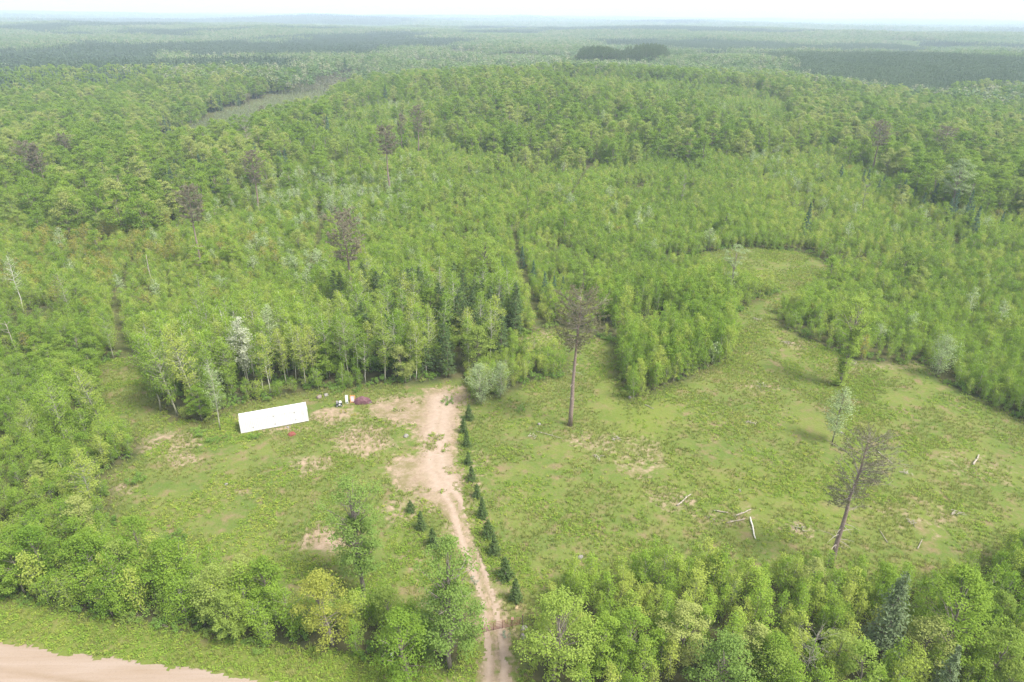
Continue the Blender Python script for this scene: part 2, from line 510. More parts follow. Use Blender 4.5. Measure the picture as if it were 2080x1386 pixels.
def pine_tree(R, h, crown0, rad, nbr, tr=0.24, lean=(0, 0), dead=9, tufts=2, needles=6, twigs=6, tl=0.30, top_round=True, wob=0.3):
    T = MB(); C = MB()
    p = bend(R, h * 0.985, 10, lean, wob)
    T.tube(p, np.linspace(tr, tr * 0.16, 10), 8)
    cs = []; ns = []
    for i in range(nbr):
        t = (i + R.random()) / nbr
        z = h * (crown0 + (0.985 - crown0) * t)
        prof = (0.55 + 0.9 * t) if t < 0.5 else math.sqrt(max(0.03, 1 - ((t - 0.42) / 0.62) ** 2))
        ln = rad * min(prof, 1) * R.uniform(0.55, 1.12)
        a = R.uniform(0, 2 * PI)
        o = at_h(p, z)
        d = np.array([math.cos(a), math.sin(a), 0])
        sl = -0.10 + 0.65 * t
        pts = [o + d * ln * s + np.array([0, 0, ln * (sl * s + 0.22 * s * s)]) + R.normal(0, 0.06 * ln * s, 3) for s in (0, 0.35, 0.7, 1.0)]
        w = 0.018 + 0.010 * ln
        C.tube(np.array(pts), [w, w * 0.75, w * 0.5, w * 0.2], 4, mat=1, cap=False)
        P = np.array(pts)
        for q in range(twigs):
            s = R.uniform(0.35, 1.0)
            o2 = np.array([np.interp(s, (0, 0.35, 0.7, 1.0), P[:, k]) for k in range(3)])
            d2 = d * R.uniform(0.2, 0.9) + R.normal(0, 0.55, 3) * [1, 1, 0.3] + [0, 0, 0.35]
            e2 = o2 + d2 / np.linalg.norm(d2) * ln * R.uniform(0.14, 0.34)
            C.tube(np.array([o2, e2]), [w * 0.4, w * 0.15], 3, mat=1, cap=False)
            for k in range(tufts):
                ct = o2 + (e2 - o2) * (1.0 - 0.45 * k * R.random())
                cs.append(ct + R.normal(0, 0.09, (needles, 3)))
                ns.append(R.normal(size=(needles, 3)) + [0, 0, 0.4])
    c = np.concatenate(cs); n = np.concatenate(ns)
    L = tl * R.uniform(0.7, 1.3, len(c))
    C.quads(leafquads(c, n, L, L * 0.38, R))
    for i in range(dead):
        z = h * R.uniform(0.14, crown0 + 0.08); a = R.uniform(0, 2 * PI); ln = R.uniform(0.7, 2.6)
        o = at_h(p, z); d = np.array([math.cos(a), math.sin(a), R.uniform(-0.15, 0.35)])
        T.tube(np.array([o, o + d * ln * 0.5 + [0, 0, 0.12], o + d * ln + [0, 0, -0.15 * ln * R.random()]]), [0.05, 0.04, 0.012], 4, mat=1, cap=False)
    return T, C


def spruce_tree(R, h, rad, whorl, nb, per, L, W, droop=0.25, tr=0.06, bottom=0.06, rag=0.15, shape=0.85):
    T = MB(); C = MB()
    p = bend(R, h, 5, (0, 0), 0.05)
    T.tube(p, np.linspace(tr, tr * 0.1, 5), 6)
    cs = []; ns = []
    nw = max(4, int(h / whorl))
    for i in range(nw):
        t = i / (nw - 1)
        z0 = h * (bottom + (0.97 - bottom) * t)
        for k in range(nb):
            ln = rad * ((1 - t) ** shape + 0.05) * R.uniform(1 - 2 * rag, 1 + rag)
            a = R.uniform(0, 2 * PI)
            o = at_h(p, z0 + R.normal(0, whorl * 0.35))
            d = np.array([math.cos(a), math.sin(a), 0])
            m = max(2, int(per * (0.3 + 0.7 * (1 - t))))
            s = R.uniform(0.2, 1.0, m) ** 0.65
            c = o + d * (ln * s)[:, None] + np.stack([R.normal(0, 0.07 * rad, m), R.normal(0, 0.07 * rad, m), -droop * ln * s ** 2 + 0.10 * ln * s ** 4 + R.normal(0, 0.03 * rad, m)], 1)
            cs.append(c); ns.append(np.array([0, 0, 0.75]) + d * 0.55 + R.normal(0, 0.35, (m, 3)))
            if k < 3 and ln > 0.4:
                T.tube(np.array([o, o + d * ln * 0.9 + [0, 0, -droop * ln * 0.7]]), [tr * 0.2, tr * 0.06], 3, cap=False)
    c = np.concatenate(cs); n = np.concatenate(ns)
    s = R.uniform(0.7, 1.3, len(c))
    C.quads(leafquads(c, n, L * s, W * s, R))
    return T, C


def bush(R, h, rad, nc, lv, leaf, stems=4):
    T = MB(); C = MB()
    cs = []; ns = []
    for i in range(nc):
        a = R.uniform(0, 2 * PI); rr = rad * math.sqrt(R.random())
        z = h * R.uniform(0.25, 0.9) * (1 - 0.45 * rr / rad)
        c0 = np.array([rr * math.cos(a), rr * math.sin(a), z])
        if i < stems:
            T.tube(np.array([[0.1 * math.cos(a), 0.1 * math.sin(a), 0], c0 * 0.5 + [0, 0, 0.1], c0]), [0.03, 0.022, 0.01], 4, cap=False)
        k = int(lv * R.uniform(0.6, 1.4))
        dv = R.normal(size=(k, 3)); dv /= np.linalg.norm(dv, axis=1)[:, None]
        cs.append(c0 + dv * 0.32 * rad * R.uniform(0.3, 1.1, (k, 1)) * [1, 1, 0.8])
        ns.append(dv * 0.5 + [0, 0, 0.6] + R.normal(0, 0.4, (k, 3)))
    c = np.concatenate(cs); n = np.concatenate(ns); c[:, 2] = np.maximum(c[:, 2], 0.05)
    L = leaf * R.uniform(0.7, 1.3, len(c))
    C.quads(leafquads(c, n, L, L * 0.7, R))
    return T, C


# ------------------------------------------------------------------ object helpers
def tag(o, label=None, cat=None, group=None, kind=None):
    if label: o['label'] = label
    if cat: o['category'] = cat
    if group: o['group'] = group
    if kind: o['kind'] = kind
    return o


def mobj(name, me, parent=None, loc=None):
    o = bpy.data.objects.new(name, me)
    COL.objects.link(o)
    if parent is not None:
        o.parent = parent
    if loc is not None:
        o.location = loc
    return o


def empty(name, loc, rz=0.0, scale=1.0):
    o = bpy.data.objects.new(name, None)
    o.empty_display_size = 0.3
    COL.objects.link(o)
    o.location = loc
    o.rotation_euler = (0, 0, rz)
    o.scale = (scale,) * 3 if not isinstance(scale, tuple) else scale
    return o


class Kind:
    """a kind of tree: variants of (trunk mesh, crown mesh, joined mesh for the masses)"""
    def __init__(self, name, pairs, bark, leaf, extra=None, mass=True):
        self.name = name; self.var = []
        self.coll = bpy.data.collections.new('variants_of_' + name)
        for T, C in pairs:
            bm = [M[b] for b in bark]; lm = [M[l] for l in leaf]
            tm = T.mesh(name + '_trunk', bm, smooth=True); cm = C.mesh(name + '_crown', lm)
            self.var.append((tm, cm))
            if mass:
                J = MB(); J.merge(T, 0); J.merge(C, len(bm))
                jo = bpy.data.objects.new(name + '_form', J.mesh(name + '_form', bm + lm))
                self.coll.objects.link(jo)

    def place(self, x, y, label, group=None, s=1.0, rz=None, v=None, sink=0.05, cat='tree', zs=None, name=None):
        v = random.randrange(len(self.var)) if v is None else v
        rz = random.uniform(0, 2 * PI) if rz is None else rz
        e = empty(name or self.name, (x, y, tz(x, y) - sink), rz, s if zs is None else (s, s, zs))
        tag(e, label, cat, group)
        mobj('trunk', self.var[v][0], e); mobj('crown', self.var[v][1], e)
        return e


def scatter(name, pts, rot, scl, idx, coll, label, cat, group=None):
    pts = np.asarray(pts, np.float32)
    n = len(pts)
    me = bpy.data.meshes.new(name)
    me.vertices.add(n)
    me.vertices.foreach_set('co', pts.ravel())
    for nm, ty, d in (('rot', 'FLOAT', rot), ('scl', 'FLOAT', scl), ('idx', 'INT', idx)):
        a = me.attributes.new(nm, ty, 'POINT')
        a.data.foreach_set('value', np.asarray(d, np.int32 if ty == 'INT' else np.float32))
    o = mobj(name, me)
    tag(o, label, cat, group, 'stuff')
    g = bpy.data.node_groups.new(name + '_scatter', 'GeometryNodeTree')
    g.interface.new_socket('Geometry', in_out='INPUT', socket_type='NodeSocketGeometry')
    g.interface.new_socket('Geometry', in_out='OUTPUT', socket_type='NodeSocketGeometry')
    gi = g.nodes.new('NodeGroupInput'); go = g.nodes.new('NodeGroupOutput')
    ci = g.nodes.new('GeometryNodeCollectionInfo')
    ci.inputs['Collection'].default_value = coll
    ci.inputs['Separate Children'].default_value = True
    ci.inputs['Reset Children'].default_value = True
    ip = g.nodes.new('GeometryNodeInstanceOnPoints')
    ip.inputs['Pick Instance'].default_value = True
    def na(nm, ty):
        q = g.nodes.new('GeometryNodeInputNamedAttribute'); q.data_type = ty
        q.inputs['Name'].default_value = nm
        return q.outputs['Attribute']
    cx = g.nodes.new('ShaderNodeCombineXYZ')
    g.links.new(na('rot', 'FLOAT'), cx.inputs[2])
    g.links.new(gi.outputs[0], ip.inputs['Points'])
    g.links.new(ci.outputs[0], ip.inputs['Instance'])
    g.links.new(na('idx', 'INT'), ip.inputs['Instance Index'])
    g.links.new(cx.outputs[0], ip.inputs['Rotation'])
    g.links.new(na('scl', 'FLOAT'), ip.inputs['Scale'])
    g.links.new(ip.outputs[0], go.inputs[0])
    md = o.modifiers.new('scatter', 'NODES')
    md.node_group = g
    return o


def jgrid(x0, x1, y0, y1, s, jit=0.45):
    xs = np.arange(x0, x1, s); ys = np.arange(y0, y1, s)
    X, Y = np.meshgrid(xs, ys)
    X = X + np.where(np.arange(len(ys)) % 2 == 0, 0, s / 2)[:, None]
    X = X + rng.uniform(-jit, jit, X.shape) * s; Y = Y + rng.uniform(-jit, jit, Y.shape) * s
    return X.ravel(), Y.ravel()


def clear_sd(x, y):
    d = sdpoly(x, y, CLEAR)
    d = np.minimum(d, sdpoly(x, y, SMALL_CLEAR))
    return d


def road_sd(x, y):       # > 0 on the far (forest) side of the road edge
    return y - np.interp(x, [p[0] for p in ROAD_TOP], [p[1] for p in ROAD_TOP])


def verge_sd(x, y):
    return y - np.interp(x, [p[0] for p in VERGE], [p[1] for p in VERGE])


def trail_d(x, y):
    d = np.full(np.shape(x), 1e9)
    for t in TRAILS:
        d = np.minimum(d, segdist(x, y, t))
    return d


# ------------------------------------------------------------------ ground sheet
def build_ground():
    def axis(lo, hi, step, far, grow):
        a = list(np.arange(lo, hi + 0.01, step)); s = step
        while a[-1] < far:
            s *= grow; a.append(a[-1] + s)
        s = step
        while a[0] > -far:
            s *= grow; a.insert(0, a[0] - s)
        return np.array(a)
    xs = axis(-125, 145, 1.0, 30000, 1.12)
    ys = list(np.arange(28, 240.01, 1.0)); s = 1.0
    while ys[-1] < 30000:
        s *= 1.05; ys.append(ys[-1] + s)
    s = 1.0
    while ys[0] > -3000:
        s *= 1.25; ys.insert(0, ys[0] - s)
    ys = np.array(ys)
    X, Y = np.meshgrid(xs, ys)
    Z = terrain(X, Y)
    nx, ny = len(xs), len(ys)
    me = bpy.data.meshes.new('ground')
    me.vertices.add(nx * ny)
    me.vertices.foreach_set('co', np.stack([X, Y, Z], -1).astype(np.float32).ravel())
    i = np.arange(ny - 1)[:, None] * nx + np.arange(nx - 1)[None, :]
    q = np.stack([i, i + 1, i + nx + 1, i + nx], -1).reshape(-1, 4)
    me.loops.add(q.size); me.polygons.add(len(q))
    me.loops.foreach_set('vertex_index', q.ravel().astype(np.int32))
    me.polygons.foreach_set('loop_start', (4 * np.arange(len(q))).astype(np.int32))
    me.polygons.foreach_set('loop_total', np.full(len(q), 4, np.int32))
    me.polygons.foreach_set('use_smooth', np.ones(len(q), bool))
    me.update(calc_edges=True)
    x, y = X.ravel(), Y.ravel()
    cl = np.maximum(1 - sstep(-1.5, 2.0, clear_sd(x, y)), ((verge_sd(x, y) < 0.5) & (road_sd(x, y) > -12)).astype(float))
    cl = np.maximum(cl, 0.3 * (trail_d(x, y) < 1.5))
    # bare, dry patches in the clearing
    dry = np.zeros_like(x)
    for (px, py, r1, r2, s_) in [(-26.0, 73.8, 4.2, 3.2, 1.0), (-25.5, 98.0, 5.5, 5.0, 0.85), (-53.5, 91.9, 4.0, 2.2, 0.8), (-32, 91.2, 4.0, 3.0, 0.7), (-58, 97.0, 6, 4, 0.7), (-33, 106, 4.5, 3.5, 0.85), (-16, 80, 4, 4, 0.6), (-21, 111, 6, 3, 0.7), (-12, 70, 2.5, 5, 0.4), (-10, 62.5, 2.0, 1.6, 0.7), (24.5, 82.8, 5.0, 3.5, 0.5), (32, 79, 5, 3, 0.5), (41, 77, 3, 2.2, 0.6), (14, 98, 6, 4, 0.55), (22, 94, 5, 7, 0.5), (49, 118, 4, 3, 0.5), (66, 137, 5, 3, 0.6), (75, 127, 12, 2.5, 0.45), (-1, 66, 2.0, 6, 0.45), (-5.5, 85, 1.8, 14, 0.45), (76, 92, 8, 5, 0.35), (60, 80, 7, 5, 0.35), (-60, 84, 2.5, 2, 0.7), (-42, 84, 3, 2, 0.5), (5, 141, 6, 5, 0.6), (-41, 101.6, 7, 1.6, 0.7), (-12, 53.5, 6, 1.5, 0.4), (-6, 50, 4, 3, 0.5), (3, 50, 3, 3, 0.6)]:
        wob = 0.55 + 0.9 * fbm(x, y, 3.0, int(px * 7) & 255, 2)
        dry = np.maximum(dry, s_ * (1 - sstep(0.55, 1.25, np.hypot((x - px) / r1, (y - py) / r2) * wob)))
    dsd = sdpoly(x, y, DRIVE) + (fbm(x, y, 4.0, 71, 2) - 0.5) * 3
    dry = np.maximum(dry, 0.8 * (1 - sstep(-0.5, 2.4, dsd)))
    wet = 1 - sstep(-12, 14, sdpoly(x, y, WET) + (fbm(x, y, 35, 88, 2) - 0.5) * 30)
    lush = np.maximum(np.exp(-(((x - 23) / 7) ** 2 + ((y - 108) / 14) ** 2)), 0.6 * np.exp(-(((x - 40) / 22) ** 2 + ((y - 84) / 8) ** 2)))
    lush = np.maximum(lush, 0.8 * ((verge_sd(x, y) < 1.5) & (x < -2)))
    for nm, d in (('clearing', cl), ('dry', dry), ('wet', wet), ('lush', lush)):
        a = me.attributes.new(nm, 'FLOAT', 'POINT')
        a.data.foreach_set('value', d.astype(np.float32))
    m, nt = nmat('meadow_and_forest_floor')
    out = nd(nt, 'ShaderNodeOutputMaterial'); b = nd(nt, 'ShaderNodeBsdfDiffuse')
    at = lambda n: nd(nt, 'ShaderNodeAttribute', attribute_name=n).outputs['Fac']
    n1 = noise(nt, 0.9, 5, 0.65); n2 = noise(nt, 0.12, 4, 0.6); n3 = noise(nt, 3.2, 4, 0.75); n4 = noise(nt, 0.35, 4, 0.6)
    grass = mixc(nt, ramp(nt, n2, 0.38, 0.62), (0.080, 0.130, 0.025), (0.124, 0.160, 0.037))
    grass = mixc(nt, val(nt, 'MULTIPLY', ramp(nt, n1, 0.50, 0.72), 0.8), grass, (0.170, 0.146, 0.066))
    grass = mixc(nt, val(nt, 'MULTIPLY', ramp(nt, n4, 0.52, 0.68), 0.75), grass, (0.200, 0.142, 0.092))
    grass = mixc(nt, val(nt, 'MULTIPLY', ramp(nt, n3, 0.48, 0.70), 0.5), grass, (0.050, 0.062, 0.024))
    n6 = noise(nt, 9.0, 3, 0.8)
    grass = mixc(nt, val(nt, 'MULTIPLY', ramp(nt, n6, 0.47, 0.64), 0.45), grass, (0.165, 0.140, 0.068))
    grass = mixc(nt, val(nt, 'MULTIPLY', at('lush'), 0.6), grass, mixc(nt, n1, (0.104, 0.148, 0.026), (0.152, 0.176, 0.038)))
    sand = mixc(nt, ramp(nt, n1, 0.3, 0.7), (0.190, 0.140, 0.092), (0.300, 0.235, 0.170))
    df = val(nt, 'ADD', at('dry'), val(nt, 'MULTIPLY', val(nt, 'SUBTRACT', n1, 0.5), 2.2))
    df = val(nt, 'MULTIPLY', ramp(nt, df, 0.30, 0.95), ramp(nt, at('dry'), 0.02, 0.2))
    cl_c = mixc(nt, df, grass, sand)
    floor = mixc(nt, ramp(nt, n4, 0.35, 0.65), (0.040, 0.050, 0.022), (0.090, 0.085, 0.040))
    floor = mixc(nt, at('wet'), floor, mixc(nt, ramp(nt, n4, 0.4, 0.6), (0.105, 0.112, 0.058), (0.080, 0.108, 0.042)))
    col = mixc(nt, at('clearing'), floor, cl_c)
    nt.links.new(col, b.inputs[0])
    bp = nd(nt, 'ShaderNodeBump'); bp.inputs['Strength'].default_value = 0.6; bp.inputs['Distance'].default_value = 0.25
    nt.links.new(n1, bp.inputs['Height']); nt.links.new(bp.outputs[0], b.inputs['Normal'])
    nt.links.new(b.outputs[0], out.inputs[0])
    me.materials.append(m)
    tag(mobj('ground', me), 'rolling meadow and forest floor under the woods', None, None, 'structure')


def sheet(name, x0, x1, y0, y1, step, keep, lift, mat, label, rut=None):
    """a ragged-edged sheet of small cells where keep(x, y) holds, laid on the terrain"""
    xs = np.arange(x0, x1, step); ys = np.arange(y0, y1, step)
    X, Y = np.meshgrid(xs, ys)
    nx = len(xs)
    jx = X + rng.uniform(-0.3, 0.3, X.shape) * step; jy = Y + rng.uniform(-0.3, 0.3, Y.shape) * step
    k = keep(X + step / 2, Y + step / 2)[:-1, :-1]
    i = (np.arange(len(ys) - 1)[:, None] * nx + np.arange(nx - 1)[None, :])[k]
    q = np.stack([i, i + 1, i + nx + 1, i + nx], -1)
    used, inv = np.unique(q, return_inverse=True)
    V = np.stack([jx.ravel()[used], jy.ravel()[used], terrain(jx.ravel()[used], jy.ravel()[used]) + lift], -1)
    me = bpy.data.meshes.new(name)
    me.from_pydata(V.tolist(), [], inv.reshape(-1, 4).tolist())
    me.materials.append(mat)
    a = me.attributes.new('rut', 'FLOAT', 'POINT')
    a.data.foreach_set('value', np.asarray(rut(V[:, 0], V[:, 1]) if rut else np.zeros(len(V)), np.float32))
    me.update()
    return tag(mobj(name, me), label, None, None, 'structure')


def build_roads():
    m, nt = nmat('sandy_track')
    out = nd(nt, 'ShaderNodeOutputMaterial'); b = nd(nt, 'ShaderNodeBsdfDiffuse')
    n1 = noise(nt, 1.3, 6, 0.65); n2 = noise(nt, 0.25, 3, 0.6); n3 = noise(nt, 7.0, 3, 0.7)
    c = mixc(nt, ramp(nt, n2, 0.35, 0.65), (0.200, 0.150, 0.105), (0.262, 0.200, 0.150))
    c = mixc(nt, ramp(nt, n1, 0.35, 0.7), c, (0.300, 0.238, 0.175))
    n5 = noise(nt, 0.5, 5, 0.7)
    c = mixc(nt, val(nt, 'MULTIPLY', ramp(nt, n5, 0.5, 0.68), 0.7), c, (0.185, 0.160, 0.090))
    c = mixc(nt, val(nt, 'MULTIPLY', ramp(nt, n3, 0.52, 0.75), 0.6), c, (0.125, 0.108, 0.062))
    ru = nd(nt, 'ShaderNodeAttribute', attribute_name='rut').outputs['Fac']
    worn = mixc(nt, ramp(nt, n1, 0.3, 0.7), (0.265, 0.205, 0.158), (0.330, 0.265, 0.210))
    rough_ = mixc(nt, ramp(nt, n5, 0.4, 0.6), c, (0.160, 0.140, 0.070))
    c = mixc(nt, ramp(nt, ru, 0.0, 0.5), rough_, c)
    c = mixc(nt, ramp(nt, ru, 0.5, 1.0), c, worn)
    nt.links.new(c, b.inputs[0]); nt.links.new(b.outputs[0], out.inputs[0])
    centre = [(-1.5, 49), (-1.4, 54), (-1.9, 58), (-2.9, 64), (-4.5, 69.5), (-6.2, 75), (-7.9, 81), (-12, 90), (-13, 100), (-13, 112)]

    def keep(x, y):
        sd = sdpoly(x, y, DRIVE)
        n = (fbm(x, y, 2.2, 5, 3) - 0.5) * 2.2 + (vnoise(x / 0.35, y / 0.35, 8) - 0.5) * 1.6
        k = sd + n * np.where(y > 84, 1.2, 0.5) < np.where(y > 84, -0.4, 0.0)
        mid = segdist(x, y, centre)                       # tufts of grass between the wheel tracks
        tuft = (mid < 0.22 + 0.3 * vnoise(x / 0.6, y / 1.5, 19)) & (y < 82) & (vnoise(x / 0.4, y / 0.8, 14) > 0.30)
        isle = (y > 84) & (fbm(x, y, 3.0, 31, 3) + 0.25 * (vnoise(x / 0.3, y / 0.3, 77) - 0.5) > 0.62)
        return k & ~tuft & ~isle & (road_sd(x, y) > -0.6)
    sheet('driveway', -30, 6, 44, 121, 0.22, keep, 0.03, m, 'pale sandy driveway running from the gate up to the container yard',
          rut=lambda x, y: np.clip(1.15 - np.abs(segdist(x, y, centre) - 0.85) / np.where(y < 84, 0.8, 2.6) + 0.35 * (fbm(x, y, 2.5, 44, 2) - 0.5), 0, 1))
    m2, nt = nmat('gravel_road')
    out = nd(nt, 'ShaderNodeOutputMaterial'); b = nd(nt, 'ShaderNodeBsdfDiffuse')
    tc = nd(nt, 'ShaderNodeNewGeometry').outputs['Position']
    mp = nd(nt, 'ShaderNodeMapping')
    mp.inputs['Rotation'].default_value = (0, 0, math.radians(8.6))
    mp.inputs['Scale'].default_value = (0.06, 1.0, 1.0)
    nt.links.new(tc, mp.inputs[0])
    n1 = noise(nt, 1.1, 5, 0.6, mp.outputs[0]); n3 = noise(nt, 6.0, 3, 0.7)
    c = mixc(nt, ramp(nt, n1, 0.30, 0.62), (0.235, 0.180, 0.132), (0.275, 0.222, 0.182))
    c = mixc(nt, val(nt, 'MULTIPLY', ramp(nt, n3, 0.5, 0.75), 0.35), c, (0.165, 0.130, 0.094))
    ru = nd(nt, 'ShaderNodeAttribute', attribute_name='rut').outputs['Fac']
    c = mixc(nt, val(nt, 'MULTIPLY', ru, ramp(nt, n1, 0.35, 0.6)), c, (0.175, 0.125, 0.075))
    nt.links.new(c, b.inputs[0]); nt.links.new(b.outputs[0], out.inputs[0])

    def keep2(x, y):
        s = road_sd(x, y)
        n = (fbm(x, y, 1.8, 12, 3) - 0.5) * 1.7
        return (s + n < 0.0) & (s > -8.0 + n)
    sheet('road', -95, 20, 34, 66, 0.3, keep2, 0.035, m2, 'wide pinkish gravel road crossing the lower corner',
          rut=lambda x, y: np.maximum(np.clip(1 - np.abs(road_sd(x, y) + 3.1) / 0.55, 0, 1), np.clip(1 - np.abs(road_sd(x, y) + 5.0) / 0.6, 0, 1)) * 0.75)


build_ground()
build_roads()


# ------------------------------------------------------------------ tree kinds
def R_(k):
    return np.random.default_rng(k)


K = {}
YA = [(7.2, 1.10, 0.23, 0.44, 0.95), (5.2, 1.5, 0.3, 0.6, 0.8), (6.4, 1.15, 0.23, 0.48, 0.9), (7.6, 1.25, 0.24, 0.42, 1.0), (4.6, 1.6, 0.32, 0.65, 0.8), (5.8, 1.10, 0.22, 0.5, 0.9), (4.2, 1.7, 0.34, 0.68, 0.8), (6.0, 1.4, 0.27, 0.6, 0.85), (6.9, 1.0, 0.2, 0.42, 1.0)]
K['young_aspen'] = Kind('young_aspen', [slim_tree(R_(100 + i), h, 0.12, r, 56, 24, 0.175, tr=0.045, spread=sp, rise=ri, profile=pf, sides=4) for i, (h, r, sp, pf, ri) in enumerate(YA)], ['aspenbark'], ['aspen'])
K['pale_aspen'] = Kind('silver_poplar', [slim_tree(R_(150 + i), (6.6, 7.4, 5.8)[i], 0.12, (1.4, 1.2, 1.6)[i], 46, 12, 0.27, tr=0.05, spread=0.26, rise=0.8, profile=0.5, sides=4) for i in range(3)], ['birchbark'], ['palegreen'])
K['bronze_aspen'] = Kind('bronze_aspen', [slim_tree(R_(160 + i), (5.8, 6.4, 5.0)[i], 0.12, (1.5, 1.3, 1.7)[i], 48, 13, 0.26, tr=0.05, spread=0.28, rise=0.8, profile=0.6, sides=4) for i in range(3)], ['aspenbark'], ['bronze'])
K['tall_aspen'] = Kind('aspen_tree', [slim_tree(R_(200 + i), 15.0, 0.26, 2.3, 95, 30, 0.20, tr=0.12, lean=(R_(i).normal(0, 0.5), R_(i + 5).normal(0, 0.5)), spread=0.32, rise=0.7) for i in range(4)], ['aspenbark'], ['aspen'])
K['birch'] = Kind('birch_tree', [slim_tree(R_(300 + i), 13.0, 0.26, 1.9, 90, 31, 0.20, tr=0.095, lean=(R_(i).normal(0, 0.6), R_(i + 5).normal(0, 0.4)), spread=0.30, rise=0.75) for i in range(4)], ['birchbark'], ['aspen'])
K['maple'] = Kind('maple_tree', [clump_tree(R_(400 + i), 10.0, [(2.4, 9.9, R_(i).uniform(2.5, 3.2), (62, 50, 74, 56, 66, 58)[i], (0.85, 1.0, 0.75, 0.9, 0.8, 1.05)[i], 78, 0.225)], tr=0.15) for i in range(6)], ['bark'], ['maple'])
K['bush'] = Kind('leafy_shrub', [bush(R_(500 + i), 1.9, 1.2, 14, 42, 0.17) for i in range(4)], ['bark'], ['shrub'])
K['dark_pine'] = Kind('young_pine', [spruce_tree(R_(600 + i), 11.0, 2.1, 0.42, 8, 11, 0.42, 0.17, droop=-0.15, tr=0.12, bottom=0.14, rag=0.25, shape=0.6) for i in range(3)], ['pinebark'], ['darkpine'])
K['fir'] = Kind('balsam_fir', [spruce_tree(R_(650 + i), 8.0, 1.45, 0.30, 8, 9, 0.34, 0.13, droop=0.15, tr=0.08) for i in range(3)], ['bark'], ['fir'])
K['red_pine'] = Kind('red_pine', [pine_tree(R_(700 + i), 22.0, (0.55, 0.62, 0.5)[i], (3.9, 3.5, 3.2)[i], 80, tr=0.30, lean=((0.3, 0), (-0.4, 0.3), (0.2, 0.4))[i], needles=6, tl=0.32, twigs=7) for i in range(3)], ['pinebark', 'paletwig'], ['farpine', 'twig'])
K['spruce'] = Kind('planted_spruce', [spruce_tree(R_(800 + i), (3.3, 3.1, 3.5, 3.2)[i], (0.98, 1.10, 0.88, 1.02)[i], 0.15, 11, 11, 0.23, 0.10, droop=0.05, tr=0.05, bottom=0.04, rag=(0.15, 0.22, 0.18, 0.28)[i], shape=(0.75, 0.62, 0.8, 0.7)[i]) for i in range(4)], ['bark'], ['spruce'], mass=False)

occupied = []          # (x, y, r): keep scattered trees off the special ones


def occ(x, y, r=2.0):
    occupied.append((x, y, r))


# ------------------------------------------------------------------ far forest forms (plots of wood for the horizon)
def plot_of_wood(R, size, sp, kind):
    B = MB()
    X, Y = np.meshgrid(np.arange(sp / 2, size, sp) - size / 2, np.arange(sp / 2, size, sp) - size / 2)
    X = (X + R.uniform(-0.42, 0.42, X.shape) * sp).ravel(); Y = (Y + R.uniform(-0.42, 0.42, Y.shape) * sp).ravel()
    for x, y in zip(X, Y):
        tnt = R.random()
        if kind in ('broad', 'regen', 'bog'):
            h = {'broad': R.uniform(9, 17), 'regen': R.uniform(5, 9), 'bog': R.uniform(3, 8)}[kind]
            rad = sp * R.uniform(0.45, 0.72) if kind != 'bog' else sp * 0.3
            n = {'broad': 46, 'regen': 26, 'bog': 12}[kind]
            dv = R.normal(size=(n, 3)); dv /= np.linalg.norm(dv, axis=1)[:, None]
            dv[:, 2] = np.abs(dv[:, 2]) * 1.3 - 0.3
            c = np.array([x, y, h * 0.62]) + dv * np.array([rad, rad, h * 0.36]) * R.uniform(0.55, 1.08, (n, 1))
            L = sp * (0.24 if kind != 'bog' else 0.2) * R.uniform(0.6, 1.4, n)
            B.quads(leafquads(c, dv * 0.7 + [0, 0, 0.5] + R.normal(0, 0.4, (n, 3)), L, L * 0.8, R), 0, tnt)
            if kind == 'bog':
                B.tube(np.array([[x, y, 0], [x, y, h]]), [0.12, 0.04], 3, cap=False)
        else:
            h = R.uniform(10, 14) if kind == 'plant' else R.uniform(8, 16)
            rad = sp * (0.5 if kind == 'plant' else R.uniform(0.28, 0.42))
            n = 34
            t = R.random(n) ** 1.3
            a = R.uniform(0, 2 * PI, n)
            rr = rad * (1 - t) ** (0.6 if kind == 'plant' else 0.9) * R.uniform(0.6, 1.1, n)
            c = np.stack([x + rr * np.cos(a), y + rr * np.sin(a), h * (0.2 + 0.8 * t)], 1)
            nn = np.stack([np.cos(a), np.sin(a), np.full(n, 0.8)], 1) + R.normal(0, 0.3, (n, 3))
            L = sp * 0.28 * R.uniform(0.7, 1.3, n)
            B.quads(leafquads(c, nn, L, L * 0.7, R), 0, tnt)
    return B


PLOT = 36.0
far_coll = bpy.data.collections.new('variants_of_far_wood')
for i, (k, sp, mt) in enumerate([('broad', 6.0, 'f_broad'), ('broad', 6.0, 'f_broad'), ('broad', 6.6, 'f_broad'), ('regen', 3.6, 'f_regen'), ('regen', 3.6, 'f_regen'), ('conifer', 5.0, 'f_conifer'), ('conifer', 5.0, 'f_conifer'), ('bog', 4.2, 'tamarack')]):
    far_coll.objects.link(bpy.data.objects.new('far_wood_%02d' % i, plot_of_wood(R_(900 + i), PLOT, sp, k).mesh('far_wood_%02d' % i, [M[mt]], tint=True)))
plant_coll = bpy.data.collections.new('variants_of_plantation')
for i in range(2):
    plant_coll.objects.link(bpy.data.objects.new('plantation_%02d' % i, plot_of_wood(R_(950 + i), PLOT, 3.6, 'plant').mesh('plantation_%02d' % i, [M['f_plant']], tint=True)))


